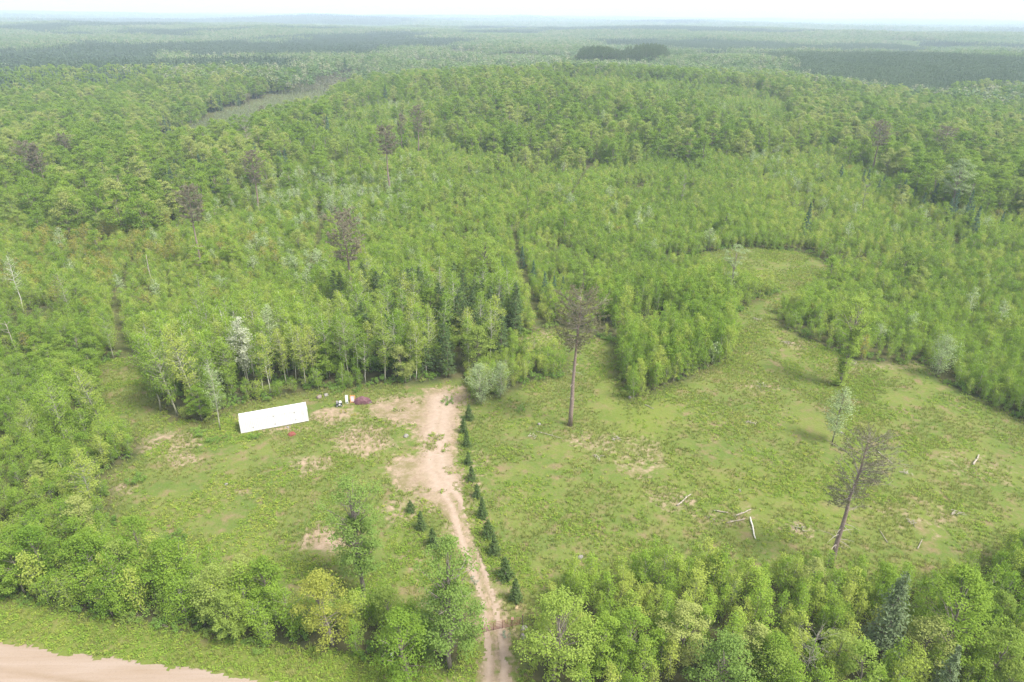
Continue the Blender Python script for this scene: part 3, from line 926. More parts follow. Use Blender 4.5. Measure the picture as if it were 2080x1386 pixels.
def far_forest():
    NEAR = 700.0
    X, Y = jgrid(-3200, 3200, 400, 4200, PLOT * 0.86, 0.2)
    r = np.hypot(X, Y)
    k = ((r > NEAR) | ((sdpoly(X, Y, PLANT) + (fbm(X, Y, 110, 515, 2) - 0.5) * 120 < 0) & (r > 500))) & (r < 4200) & (np.abs(np.arctan2(X, Y)) < math.radians(41))
    X, Y = X[k], Y[k]
    r = np.hypot(X, Y)
    con = fbm(X, Y * 0.8, 330, 41, 4) + 0.16 * (fbm(X, Y, 90, 5) - 0.5)
    reg = fbm(X, Y, 330, 77, 3)
    pl = ((sdpoly(X, Y, PLANT) + (fbm(X, Y, 110, 515, 2) - 0.5) * 120 < 0) | (sdpoly(X, Y, BAND2) + (fbm(X, Y, 160, 516, 2) - 0.5) * 260 < 0)) & (r > 500)
    typ = rng.integers(0, 3, len(X))
    typ = np.where(reg > 0.62, rng.integers(3, 5, len(X)), typ)
    typ = np.where(con > 0.56, rng.integers(5, 7, len(X)), typ)
    typ = np.where(inpoly(X, Y, SPRUCE_LEFT), 5, typ)
    typ = np.where((sdpoly(X, Y, TAMARACK) + (fbm(X, Y, 150, 19, 2) - 0.5) * 260 < 0) & (rng.random(len(X)) < 0.55), 7, typ)
    typ = np.where(sdpoly(X, Y, WET) < 0, 7, typ)
    open_ = (fbm(X, Y, 260, 201, 2) > 0.86) & (r > 1500)
    sel = ~pl & ~open_ & ~inpoly(X, Y, PINEBLOCK)
    Z = terrain(X, Y) - 0.4
    n = sel.sum()
    scatter('distant_forest', np.stack([X, Y, Z], 1)[sel], rng.integers(0, 4, n) * PI / 2 + rng.uniform(-0.3, 0.3, n), rng.uniform(0.92, 1.2, n), typ[sel], far_coll, 'hazy mixed forest stretching away to the horizon', 'forest')
    n = pl.sum()
    scatter('pine_plantation', np.stack([X, Y, Z], 1)[pl], np.full(n, 0.4), rng.uniform(0.95, 1.05, n), rng.integers(0, 2, n), plant_coll, 'dark even pine plantation on the far slope past the hill', 'forest')
    # the outermost woods, plots scaled up
    S = 2.6
    X, Y = jgrid(-9000, 9000, 2500, 12000, PLOT * S * 0.9, 0.2)
    r = np.hypot(X, Y)
    k = (r > 4150) & (r < 12000) & (np.abs(np.arctan2(X, Y)) < math.radians(41))
    X, Y = X[k], Y[k]
    con = fbm(X, Y * 0.7, 1100, 41, 3)
    typ = np.where(con > 0.56, rng.integers(5, 7, len(X)), rng.integers(0, 5, len(X)))
    scatter('horizon_forest', np.stack([X, Y, terrain(X, Y) - 12], 1), rng.integers(0, 4, len(X)) * PI / 2.0, np.full(len(X), S), typ, far_coll, 'pale hazed woods lying along the skyline', 'forest')


far_forest()

# ------------------------------------------------------------------ single trees that stand out
SINGLE = 'tall pines standing over the young growth'


def single(name, pair, bark, leaf, x, y, label, cat='tree', rz=0.0, s=1.0, group=None, r=2.5, extra=None):
    T, C = pair
    e = empty(name, (x, y, tz(x, y) - 0.05), rz, s)
    tag(e, label, cat, group)
    mobj('trunk', T.mesh(name + '_trunk', [M[b] for b in bark], smooth=True), e)
    mobj('crown', C.mesh(name + '_crown', [M[l] for l in leaf]), e)
    occ(x, y, r)
    return e


single('red_pine', pine_tree(R_(31), 25.0, 0.60, 4.7, 120, tr=0.42, lean=(0.5, 0.2), dead=14, twigs=9, needles=4, tl=0.27, wob=0.25), ['pinebark', 'paletwig'], ['redpine', 'twig'], 10.5, 103.3, 'tall bare-trunked red pine alone in the middle of the meadow', group=SINGLE)
single('red_pine', pine_tree(R_(32), 20.6, 0.46, 4.3, 110, tr=0.36, lean=(0.9, 0.3), dead=18, twigs=8, needles=3, tl=0.23, wob=0.3), ['pinebark', 'paletwig'], ['redpine', 'twig'], 42.6, 69.2, 'sparse leaning red pine at the meadow edge beside the fallen logs', group=SINGLE)
for (x, y, h, v, sx, lab) in [
        (-38.0, 152.0, 23.6, 0, 1.0, 'dark-topped pine rising from the woods behind the white container'),
        (-86.8, 180.4, 22.4, 1, 0.9, 'slim brown pine standing above the reddish young stand'),
        (-90.7, 239.7, 21.4, 2, 1.0, 'brown pine with a pale dead treetop just behind it'),
        (-48.8, 269.0, 24.8, 1, 1.05, 'pine with a forked double trunk in the bright young stand'),
        (-46.4, 341.2, 23.0, 2, 0.95, 'taller of the two brown pines side by side beyond the forked pine'),
        (-55.5, 347.1, 18.5, 2, 0.85, 'shorter of the two brown pines side by side beyond the forked pine'),
        (-183.6, 261.7, 20.0, 0, 1.1, 'broad brown pine at the edge of the frame near the small far clearing'),
        (-180.5, 263.0, 18.6, 2, 0.95, 'second trunk of the brown pine pair near the frame edge'),
        (-200.3, 311.5, 15.5, 0, 1.1, 'rusty pine half hidden in the mature woods behind the brown pine pair'),
        (164.3, 315.9, 22.0, 0, 1.15, 'purplish brown pine against the dark mature woods'),
        (203.8, 334.1, 18.0, 0, 1.35, 'wide low brown pine in the mature woods past the purplish pine'),
        (-128.5, 237.0, 12.5, 2, 0.7, 'small thin brown pine beside the small far clearing'),
        (-207, 560, 14, 0, 0.9, 'lone dark pine standing on the brown bog strip'),
        (-160, 452, 14, 0, 0.9, 'dark pine at the near tip of the brown bog strip')]:
    s = h / 22.0
    e = K['red_pine'].place(x, y, lab, SINGLE, s=s * sx * 1.18, zs=s * 1.06, v=v)
    occ(x, y, 2.0)
# dead and thin ones
DEADG = 'dead and half dead trees'


def dead_tree(x, y, h, label, tr=0.16, nb=16, lean=(0, 0), name='dead_tree', spread=1.4, seed=1, mat='paletwig'):
    R = R_(seed); T = MB(); CC = []
    p = bend(R, h, 7, lean, 0.3)
    T.tube(p, np.linspace(tr, tr * 0.2, 7), 6)
    for i in range(nb):
        z = h * R.uniform(0.4, 0.97); a = R.uniform(0, 2 * PI); ln = spread * R.uniform(0.5, 1.2)
        o = at_h(p, z); d = np.array([math.cos(a), math.sin(a), R.uniform(0.3, 1.0)])
        e = o + d * ln
        C = MB(); CC.append(C)
        C.tube(np.array([o, (o + e) / 2 + R.normal(0, 0.08 * ln, 3), e]), [tr * 0.35, tr * 0.25, tr * 0.08], 4, cap=False)
        for q in range(4):
            m = o + (e - o) * R.uniform(0.4, 1.0)
            C.tube(np.array([m, m + (d + R.normal(0, 0.7, 3)) * ln * 0.35]), [tr * 0.15, tr * 0.05], 3, cap=False)
    e = empty(name, (x, y, tz(x, y) - 0.05)); tag(e, label, 'tree', DEADG)
    mobj('trunk', T.mesh('dead_trunk', [M[mat]], True), e)
    for C in CC:
        mobj('branch', C.mesh('dead_branch', [M[mat]]), e)
    occ(x, y, 1.2)


dead_tree(-128.0, 337.6, 17, 'bare whitish dead treetop behind a brown pine', nb=30, spread=2.4, seed=3, tr=0.12)
dead_tree(123.9, 240.1, 13.2, 'thin grey dying tree in the bright thicket past the far meadow', nb=40, spread=1.2, seed=4, mat='greytwig', tr=0.12)
dead_tree(62.8, 251.7, 13.5, 'faint grey dead stem in the middle of the young stand', nb=34, spread=1.0, seed=5, mat='greytwig', tr=0.11)
dead_tree(-96.5, 171.2, 8.4, 'short white broken snag in the reddish young stand', nb=2, tr=0.22, spread=0.3, seed=6)
dead_tree(-104, 128, 8.6, 'white forked snag above the maple thicket', nb=5, tr=0.12, spread=1.0, seed=7)
dead_tree(95, 470, 17, 'pair of pale bare stems on the wooded hill, taller one', nb=4, spread=0.9, seed=8)
dead_tree(99, 468, 15, 'pair of pale bare stems on the wooded hill, shorter one', nb=4, spread=0.9, seed=9)
dead_tree(31.5, 50.2, 9.6, 'grey leafless treetop among the leafy thicket by the frame bottom', nb=34, spread=1.5, seed=10, tr=0.07, mat='greytwig')
dead_tree(-55.0, 44.5, 9.0, 'bare twiggy treetop poking up over the gravel road', nb=26, spread=1.8, seed=12, tr=0.08, mat='greytwig')

# big leafy individuals near the camera
single('oak_tree', clump_tree(R_(41), 17.4, [(4.5, 12.0, 3.0, 100, 0.8, 71, 0.218), (10.5, 17.2, 4.1, 70, 0.8, 50, 0.204)], tr=0.30, trunk_top=0.86, lean=(-0.6, 0.5), bare=8), ['bark', 'paletwig'], ['oak'], -18.4, 63.9, 'tall narrow oak with a thin pale top rising from the tree belt', r=3)
single('oak_tree', clump_tree(R_(42), 18.0, [(3.0, 12.0, 3.9, 120, 0.9, 71, 0.218), (12.0, 17.8, 3.0, 50, 0.8, 54, 0.218)], tr=0.30, trunk_top=0.85, lean=(0.6, 0.3), bare=9), ['bark', 'paletwig'], ['oak'], -6.6, 53.2, 'tall ragged oak leaning over the driveway before the gate', r=3.2)
single('maple_tree', clump_tree(R_(43), 11.5, [(2.0, 11.0, 3.2, 70, 0.85, 67, 0.211)], tr=0.2, bare=3), ['bark', 'paletwig'], ['maple'], -11.0, 50.6, 'dense green maple between the oak and the small white marker', r=3)
single('maple_tree', clump_tree(R_(44), 12.6, [(2.0, 12.5, 4.0, 110, 0.95, 71, 0.218)], tr=0.22), ['bark'], ['bright'], 4.9, 51.6, 'bright yellow-green maple beside the gate and grey boulders', r=3.5)
single('maple_tree', clump_tree(R_(45), 11.6, [(2.2, 11.5, 3.1, 80, 0.8, 67, 0.204)], tr=0.2, lean=(-1.2, 0.2)), ['bark'], ['yellow'], -20.2, 55.6, 'yellow-leaved maple at the edge of the roadside grass', r=3)
single('maple_tree', clump_tree(R_(46), 13.6, [(2.5, 13.5, 4.2, 120, 0.95, 71, 0.218)], tr=0.24), ['bark'], ['maple'], 48.6, 54.3, 'big round green maple beside the grey spruce', r=3.5)
single('spruce_tree', spruce_tree(R_(47), 13.4, 3.0, 0.42, 10, 15, 0.42, 0.17, droop=0.22, tr=0.2, bottom=0.1, rag=0.25), ['bark'], ['greyfir'], 41.6, 54.2, 'large grey-green spruce in the thicket by the frame bottom', r=3)
single('spruce_tree', spruce_tree(R_(48), 9.5, 1.6, 0.36, 8, 11, 0.36, 0.15, droop=0.2, tr=0.14, bottom=0.1, rag=0.25), ['bark'], ['greyfir'], 45.0, 48.6, 'spruce tip poking up below the big round maple', r=2)
single('maple_tree', clump_tree(R_(49), 9.0, [(2.0, 8.8, 2.0, 34, 0.7, 63, 0.204)], tr=0.14), ['bark'], ['bright'], 36.5, 48.9, 'small bright lime-green maple top at the frame bottom', r=2)
single('maple_tree', clump_tree(R_(50), 9.8, [(1.5, 9.6, 3.3, 80, 0.9, 67, 0.211)], tr=0.18), ['bark'], ['oak'], 22.0, 49.5, 'rounded maple at the frame bottom between thicket and leafless treetop', r=3)

# vine-clad tree: leaves hug the stem, open ragged top
T, C = clump_tree(R_(51), 18.6, [(0.5, 5.0, 1.2, 26, 0.7, 71, 0.218), (4.0, 13.0, 1.6, 80, 0.75, 79, 0.224), (12.5, 18.4, 3.7, 60, 0.85, 71, 0.231)], tr=0.28, trunk_top=0.9, lean=(0.9, 0.4), bare=4)
T.tube(np.array([[0.3, 0, 11.5], [-1.2, -0.2, 13.6], [-2.6, -0.3, 15.8]]), [0.10, 0.07, 0.02], 5, mat=1)
T.tube(np.array([[-1.2, -0.2, 13.6], [-2.8, 0.1, 14.4], [-3.8, 0.2, 14.5]]), [0.05, 0.035, 0.012], 4, mat=1)
T.tube(np.array([[-0.6, -0.1, 12.9], [0.2, -0.4, 14.2], [0.7, -0.5, 13.6]]), [0.05, 0.035, 0.012], 4, mat=1)
single('broadleaf_tree', (T, C), ['bark', 'paletwig'], ['vine'], 65.2, 119.0, 'tall vine-clad tree with a bare forked limb on the far meadow edge', r=3)
single('poplar_tree', slim_tree(R_(52), 10.6, 0.15, 2.4, 70, 32, 0.255, tr=0.12, spread=0.4), ['bark'], ['palegreen'], 55.2, 98.6, 'thin pale poplar standing alone below the vine-clad tree', r=2)
single('oak_tree', clump_tree(R_(53), 13.2, [(4.5, 13, 4.9, 90, 0.95, 63, 0.245)], tr=0.26), ['bark'], ['bright'], -7.5, 174.6, 'broad flat-topped oak above the young stand behind the dark firs', r=4)
single('oak_tree', clump_tree(R_(54), 14.1, [(9.0, 14, 3.4, 34, 0.8, 50, 0.231), (3.0, 9, 1.8, 16, 0.7, 37, 0.204)], tr=0.2, trunk_top=0.85), ['bark'], ['palegreen'], 56.1, 165.5, 'pale open-topped tree between the meadow and the upper clearing', r=2.5)
single('poplar_tree', slim_tree(R_(55), 15.4, 0.30, 2.4, 90, 36, 0.255, tr=0.14, spread=0.32, rise=0.6), ['aspenbark'], ['pale'], -50.6, 115.2, 'brightest silvery-white poplar in the woods behind the container', r=2.2)
single('poplar_tree', slim_tree(R_(56), 15.0, 0.35, 2.0, 70, 28, 0.225, tr=0.13, spread=0.32, rise=0.6), ['aspenbark'], ['palegreen'], -48.6, 123.0, 'fainter silvery poplar just behind the brightest one', r=2.2)
single('poplar_tree', slim_tree(R_(57), 12.9, 0.30, 2.1, 60, 23, 0.188, tr=0.12, spread=0.35, rise=0.8), ['aspenbark'], ['palegreen'], -50.9, 100.9, 'thin-leaved pale tree standing at the container end', r=2.2)
single('willow_shrub', slim_tree(R_(58), 8.6, 0.06, 2.6, 110, 27, 0.210, tr=0.08, spread=0.35, rise=0.9), ['aspenbark'], ['palegreen'], -5.6, 110.4, 'pale bushy willow where the planted spruce row ends', r=2.6)
single('willow_shrub', slim_tree(R_(59), 7.6, 0.06, 2.3, 90, 25, 0.203, tr=0.07, spread=0.35, rise=0.9), ['aspenbark'], ['palegreen'], -2.2, 112.8, 'smaller pale willow beside the spruce row end', r=2.2)
single('willow_shrub', slim_tree(R_(60), 8.7, 0.06, 2.9, 110, 27, 0.225, tr=0.08, spread=0.4, rise=0.9), ['aspenbark'], ['palegreen'], 86.5, 122.6, 'pale bushy willow jutting into the meadow from the far thicket', r=2.8)
single('aspen_tree', slim_tree(R_(61), 17.5, 0.22, 2.8, 120, 34, 0.217, tr=0.17, lean=(-2.4, 0.6), spread=0.36, rise=0.8), ['aspenbark'], ['aspen'], -57.0, 105.9, 'tallest wind-bent aspen at the corner of the container woods', r=2.2)
single('aspen_tree', slim_tree(R_(62), 16.2, 0.20, 2.8, 120, 34, 0.217, tr=0.16, lean=(-2.4, 0.4), spread=0.36, rise=0.8), ['aspenbark'], ['aspen'], -60.5, 105.6, 'second wind-bent aspen at the corner of the container woods', r=2.2)
single('aspen_tree', slim_tree(R_(63), 15.2, 0.18, 2.7, 110, 34, 0.217, tr=0.15, lean=(-2.0, 0.4), spread=0.36, rise=0.8), ['aspenbark'], ['aspen'], -64.2, 107.0, 'third wind-bent aspen next to the grassy side trail', r=2.2)
single('maple_tree', clump_tree(R_(64), 9.0, [(2.0, 9.0, 3.4, 60, 0.9, 63, 0.218)], tr=0.2), ['bark'], ['oak'], -25.5, 121.5, 'olive rounded maple at the woods edge above the boards', r=2.5)
single('maple_tree', clump_tree(R_(65), 11.0, [(2.0, 11.0, 3.4, 80, 0.9, 63, 0.218)], tr=0.2), ['bark'], ['bright'], 18.0, 161.0, 'lime-green maple behind the crown of the meadow pine', r=2.5)
single('oak_tree', clump_tree(R_(66), 20.0, [(8, 20, 5.6, 120, 1.2, 67, 0.286)], tr=0.3), ['bark'], ['palegreen'], 162.0, 249.0, 'pale broad-topped tree at the corner of the dark mature woods', r=4)
single('poplar_tree', slim_tree(R_(67), 15.5, 0.3, 2.4, 80, 25, 0.255, tr=0.14, spread=0.4), ['aspenbark'], ['palegreen'], 48.1, 387.3, 'pale poplar among taller trees beyond the young stand', r=2.5)
single('poplar_tree', slim_tree(R_(68), 19.0, 0.45, 2.2, 70, 25, 0.255, tr=0.16, spread=0.4), ['aspenbark'], ['aspen'], 1.8, 385.0, 'tall thin tree with a bare lower stem past the young stand', r=2.5)
single('poplar_tree', slim_tree(R_(69), 14.8, 0.4, 2.2, 45, 19, 0.225, tr=0.12, spread=0.4), ['birchbark'], ['palegreen'], -117.0, 150.2, 'sparse pale tree with a bare stem by the frame edge', r=2.5)

FIRS = [(8.0, 159.9, 8.6, 'tallest of the three dark firs by the bare pine crown'), (10.4, 160.4, 7.4, 'middle of the three dark firs by the bare pine crown'), (12.8, 162.0, 6.7, 'shortest of the three dark firs by the bare pine crown'), (2.7, 186.9, 6.9, 'dark fir beside the trail behind the broad oak'), (-2.9, 179.5, 6.2, 'small dark fir under the broad oak'), (-100.0, 380.0, 15.0, 'dark spire of a fir above the far young stand'), (-96.1, 538.5, 16.0, 'narrow dark fir spire on the far slope'), (94.9, 215.7, 12.6, 'dark slim fir behind the upper clearing'), (5.5, 172, 7.5, 'dark fir in the gap of the trail past the three firs'), (-184.6, 800, 22.0, 'tall lone conifer spire far off before the hazy bog')]
for x, y, h, lab in FIRS:
    K['fir'].place(x, y, lab, 'dark fir trees', s=h / 8.0 * 0.95, zs=h / 8.0)
    occ(x, y, 1.6)

SPR = [(-7.7, 105.1, 3.4, 'at the far end of the row by the willow'), (-8.3, 100.8, 3.0, 'second from the willow'), (-7.5, 96.4, 3.2, 'third from the willow'), (-6.9, 91.2, 2.5, 'fourth from the willow'), (-6.1, 87.1, 3.0, 'fifth from the willow'), (-5.1, 82.9, 2.7, 'sixth from the willow'), (-4.1, 78.4, 3.4, 'fifth from the gate'), (-3.2, 74.3, 3.3, 'fourth from the gate'), (-2.2, 71.0, 3.3, 'third from the gate'), (-0.6, 66.7, 4.1, 'second from the gate, biggest of all'), (0.7, 63.1, 3.7, 'first from the gate')]
for i, (x, y, h, w) in enumerate(SPR):
    K['spruce'].place(x, y, 'planted spruce in the driveway row, ' + w, 'small planted spruces along the driveway', s=h / 3.5, v=(i * 3) % 4, zs=h / 3.3 * (0.94, 1.04, 0.98, 1.08, 0.92)[i % 5])
    occ(x, y, 1.5)
for i, (x, y, h, w) in enumerate([(-14.7, 79.6, 2.4, 'smallest of the three spruces on the container side of the driveway'), (-12.7, 75.9, 3.3, 'middle of the three spruces on the container side of the driveway'), (-10.6, 72.4, 3.5, 'bluest of the three spruces on the container side of the driveway')]):
    K['spruce'].place(x, y, w, 'small planted spruces along the driveway', s=h / 3.5, v=(i + 1) % 3)
    occ(x, y, 1.5)

OCC = np.array(occupied)


def free(x, y):
    ok = np.ones(len(x), bool)
    for (ox, oy, r) in OCC:
        ok &= (x - ox) ** 2 + (y - oy) ** 2 > r * r
    return ok


# ------------------------------------------------------------------ woods: who grows where
LANDMARKS = [
    (4.9, 51.6, 'beside the bright maple at the gate'), (14, 57, 'in the lower thicket between bright maple and rounded maple'), (22.0, 49.5, 'around the rounded maple at the frame bottom'),
    (31.5, 50.2, 'around the leafless treetop in the lower thicket'), (41.6, 54.2, 'around the large grey spruce'), (48.6, 54.3, 'around the big round maple'),
    (42.6, 67.0, 'at the foot of the sparse leaning pine'), (28, 64, 'at the lower thicket edge under the fallen logs'), (13, 65, 'at the lower thicket edge near the planted spruces'),
    (57, 63, 'in the thicket past the leaning pine'), (68, 70, 'at the outer corner of the lower thicket'), (58, 52, 'in the bottom corner thicket past the big round maple'),
    (-18.4, 62, 'around the foot of the tall narrow oak'), (-20.2, 55.6, 'around the yellow-leaved maple'), (-6.6, 53.2, 'beside the ragged oak at the driveway'), (-12, 57, 'behind the small white marker'),
    (-32, 60, 'in the tree belt before the yellow-leaved maple'), (-43, 64, 'in the middle of the roadside tree belt'), (-56, 67, 'in the wide end of the roadside tree belt'), (-68, 74, 'in the belt corner by the frame edge'),
    (-66, 88, 'at the woods edge of the container clearing'), (-80, 92, 'deep in the woods beside the container clearing'), (-92, 105, 'by the frame edge level with the container'), (-74, 108, 'beside the grassy side trail'), (-90, 128, 'under the white forked snag'),
    (-62, 112, 'next to the wind-bent aspens'), (-52, 113, 'near the brightest silvery poplar'), (-43, 116, 'directly behind the white container'), (-33, 119, 'behind the boulders past the container end'), (-25, 122, 'behind the boards and maroon heap'),
    (-14, 122, 'at the head of the sandy yard'), (-15, 140, 'in the dark woods above the sandy yard'), (-38, 145, 'below the dark-topped pine'), (-60, 130, 'behind the silvery poplars'), (-3, 140, 'beside the rough opening behind the willows'),
    (-4, 113, 'around the pale willows by the spruce row'), (5, 122, 'in the low strip between willows and tall meadow pine'), (24, 116, 'at the near corner of the dense young block'), (36, 125, 'along the meadow side of the dense young block'), (46, 138, 'at the lane corner of the dense young block'), (28, 145, 'inside the dense young block'),
    (10, 160, 'near the three dark firs'), (-7, 175, 'around the broad flat-topped oak'), (56, 166, 'around the pale open-topped tree'), (66, 145, 'where the lane leaves the meadow'), (74, 133, 'behind the vine-clad tree'), (88, 125, 'around the willow jutting into the meadow'), (95, 110, 'along the outer side of the meadow'), (95, 200, 'around the upper clearing'),
    (-100, 171, 'near the short white snag'), (-87, 180, 'near the slim brown pine'), (-117, 150, 'by the sparse pale tree at the frame edge'), (-50, 190, 'in the young stand behind the dark-topped pine'), (30, 210, 'in the young stand past the dense block'), (120, 165, 'in the wide thicket beyond the willow'),
    (-130, 250, 'around the small far clearing'), (-91, 240, 'near the brown pine with the dead treetop'), (-49, 270, 'near the forked pine'), (-183, 262, 'near the brown pine pair'), (-200, 312, 'near the rusty pine'), (62, 252, 'near the faint grey dead stem'), (124, 240, 'near the thin grey dying tree'), (162, 249, 'around the pale broad-topped tree'), (164, 316, 'around the purplish brown pine'), (204, 334, 'around the wide low brown pine'),
    (-50, 345, 'around the two brown pines'), (2, 385, 'around the tall thin tree past the young stand'), (48, 387, 'around the pale poplar past the young stand'), (97, 469, 'around the pair of pale bare stems'), (-150, 420, 'along the bog strip'), (-250, 420, 'on the slope beyond the rusty pine'), (-100, 380, 'near the dark fir spire'), (230, 440, 'in the mature woods behind the wide low pine'), (20, 520, 'on the wooded hill'), (180, 620, 'on the ridge before the pine grove')]
_LM = np.array([(a, b) for a, b, c in LANDMARKS])


def zone_of(x, y):
    """where a tree stands, told by the nearest thing one can find"""
    d = np.hypot(_LM[:, 0] - x, _LM[:, 1] - y)
    return LANDMARKS[int(np.argmin(d))][2]


def distribute(kindkey, X, Y, S, stuffname, stufflabel, tree_word, group, n_ind=300, cat='tree', V=None):
    kd = K[kindkey]
    if V is None:
        V = rng.integers(0, len(kd.var), len(X))
    Z = terrain(X, Y)
    vis = inview(X, Y, Z + 3, -0.004)
    d = np.hypot(np.hypot(X, Y), CAM_H - Z)
    order = np.argsort(np.where(vis, d, 1e9))
    n_ind = min(n_ind, int(vis.sum()))
    ind = order[:n_ind]
    for i in ind:
        q = S[i] / np.median(S[ind])
        word = ('tall ' if q > 1.15 else 'low ' if q < 0.85 else '') + tree_word
        kd.place(float(X[i]), float(Y[i]), word + ' ' + zone_of(X[i], Y[i]), word + ' standing ' + zone_of(X[i], Y[i]), s=float(S[i]), cat=cat, v=int(V[i]))
    rest = np.ones(len(X), bool); rest[ind] = False
    n = int(rest.sum())
    if n:
        scatter(stuffname, np.stack([X, Y, Z - 0.05], 1)[rest], rng.uniform(0, 2 * PI, n), S[rest], V[rest], kd.coll, stufflabel, 'forest')
    print(kindkey, 'individuals', n_ind, 'mass', n)


def base_points(sp, y1, y0=38):
    X, Y = jgrid(-0.85 * y1 - 60, 0.85 * y1 + 60, y0, y1, sp)
    Z = terrain(X, Y)
    k = inview(X, Y, Z, 0.10) | inview(X, Y, Z + 12, 0.10)
    X, Y = X[k], Y[k]
    edge = clear_sd(X, Y) + (vnoise(X / 3, Y / 3, 2) - 0.5) * 1.6
    k = (edge > 0.9) & (verge_sd(X, Y) > 0.8 + (vnoise(X / 4, Y / 4, 6) - 0.5)) & (sdpoly(X, Y, DRIVE) > 1.0)
    k &= trail_d(X, Y) > 1.15
    k &= (sdpoly(X, Y, PLANT) + (fbm(X, Y, 110, 515, 2) - 0.5) * 120 > -6) | (np.hypot(X, Y) < 500)
    k &= sdpoly(X, Y, WET) + (fbm(X, Y, 35, 88, 2) - 0.5) * 42 > 8
    X, Y = X[k], Y[k]
    k = free(X, Y)
    return X[k], Y[k]


def mature_share(X, Y):
    """0 = young growth, 1 = old wood, with a loose wandering border"""
    d = sdpoly(X, Y, REGEN) + (fbm(X, Y, 70, 401, 3) - 0.5) * 170
    m = sstep(-25, 75, d)
    mid = inpoly(X, Y, MIX)
    return np.where(mid, np.minimum(m, 0.12 + 0.75 * sstep(0.45, 0.7, fbm(X, Y, 80, 77, 3))), m)


def woods():
    # ---- young aspen: the bright dense growth of most of the middle ground
    X, Y = base_points(1.68, 640)
    far = np.hypot(X, Y)
    birch = inpoly(X, Y, BIRCH); dark = inpoly(X, Y, DARKP); block = inpoly(X, Y, BLOCK)
    leftz = (X < -50) & (Y > 76) & (Y < 135) & ~birch
    front_l = (Y < 73) & (X <= 1)
    regen = inpoly(X, Y, REGEN)
    mixz = inpoly(X, Y, MIX)
    mt = mature_share(X, Y)
    pr = np.clip(1.05 - 1.15 * mt, 0.12, 1.0)
    pr = np.where(birch, 0.10, pr); pr = np.where(dark, 0.28, pr); pr = np.where(leftz, 0.75, pr)
    pr = np.where(front_l, 0.80, pr); pr = np.where(block, 1.0, pr)
    pr = np.where((Y < 72) & (X > 1), 0.92, pr)
    pr = pr * np.clip((fbm(X, Y, 16, 91, 3) - 0.18) * 4.0, 0.25, 1)
    pr = pr * np.where(far > 330, 0.72, 1.0)
    k = rng.random(len(X)) < pr
    X, Y = X[k], Y[k]
    S = rng.uniform(0.62, 1.08, len(X)) * (0.62 + 0.62 * fbm(X, Y, 26, 55, 3))
    S = np.where(inpoly(X, Y, BLOCK), rng.uniform(0.95, 1.3, len(X)), S)
    S = np.where((Y < 72) & (X > 1), S * 1.12, S)
    S = np.where((Y < 73) & (X <= 1), S * 1.28, S)
    ed = clear_sd(X, Y)
    S = S * np.where(ed < 2.5, rng.uniform(0.6, 1.0, len(X)), 1.0)
    # smaller growth at the edge strip between the yard and the pine
    S = np.where((X > -4) & (X < 13) & (Y > 110) & (Y < 130), S * 1.0, S)
    distribute('young_aspen', X, Y, S, 'aspen_thicket', 'dense bright-green young aspen stand filling the middle ground', 'slender young aspen', 'x',
               V=np.where(((Y < 72) & (X > 1)) | inpoly(X, Y, BLOCK), np.array([0, 2, 3, 5, 8])[rng.integers(0, 5, len(X))], np.array([1, 4, 6, 7, 1, 7, 2, 5, 0, 7])[rng.integers(0, 10, len(X))]))

    # ---- silvery poplars and bronze-leaved aspens in drifts among them
    X, Y = base_points(4.2, 520)
    g = np.exp(-(((X + 70) / 26) ** 2 + ((Y - 252) / 40) ** 2)) * 0.75 + np.exp(-(((X + 58) / 12) ** 2 + ((Y - 178) / 12) ** 2)) * 0.4
    k = (rng.random(len(X)) < g + 0.022 + 0.15 * (fbm(X, Y, 40, 611, 2) > 0.72)) & (Y > 125)
    distribute('pale_aspen', X[k], Y[k], rng.uniform(0.8, 1.25, k.sum()), 'silver_poplar_mass', 'silvery poplars strewn through the young stand', 'silvery young poplar', 'x', n_ind=250)
    b = np.exp(-(((X + 125) / 45) ** 2 + ((Y - 195) / 26) ** 2)) * 0.9
    k = ~k & (rng.random(len(X)) < b + 0.012) & (Y > 125)
    distribute('bronze_aspen', X[k], Y[k], rng.uniform(0.7, 1.15, k.sum()), 'bronze_aspen_mass', 'bronze-tinted young aspens', 'bronze-tinted young aspen', 'x', n_ind=250)

    # ---- maples / mature broadleaf
    X, Y = base_points(3.3, 720)
    far = np.hypot(X, Y)
    birch = inpoly(X, Y, BIRCH); dark = inpoly(X, Y, DARKP); block = inpoly(X, Y, BLOCK)
    leftz = (X < -50) & (Y > 76) & (Y < 135) & ~birch
    front_l = (Y < 73) & (X <= 1)
    regen = inpoly(X, Y, REGEN) & ~leftz & ~front_l
    mixz = inpoly(X, Y, MIX)
    mt = mature_share(X, Y)
    mature = (mt > 0.15) & ~birch & ~dark & ~leftz & ~front_l & (Y > 150)
    pr = np.clip(0.012 + 0.40 * mt, 0, 0.40)
    pr = np.where(leftz, np.where(Y < 97, 0.20, 0.42), pr); pr = np.where(front_l, 0.40, pr); pr = np.where(birch, 0.10, pr); pr = np.where(dark, 0.12, pr); pr = np.where(block, 0, pr)
    pr = np.where((Y < 72) & (X > 1), 0.05, pr)
    pr = np.where((Y < 54) & (X > 8), 0.30, pr)
    k = rng.random(len(X)) < pr
    X, Y = X[k], Y[k]; mature = mature[k]
    S = rng.uniform(0.72, 1.05, len(X))
    S = np.where(mature, rng.uniform(0.75, 1.6, len(X)), S)
    S = np.where((Y < 73), S * 0.88, S)
    S = np.where((X < -50) & (Y > 76) & (Y < 135), S * 0.72, S)
    distribute('maple', X, Y, S, 'broadleaf_forest', 'mature mixed broadleaf woods on the middle slopes', 'rounded maple', 'x')

    # ---- birches and tall aspens behind the container
    X, Y = base_points(2.3, 190)
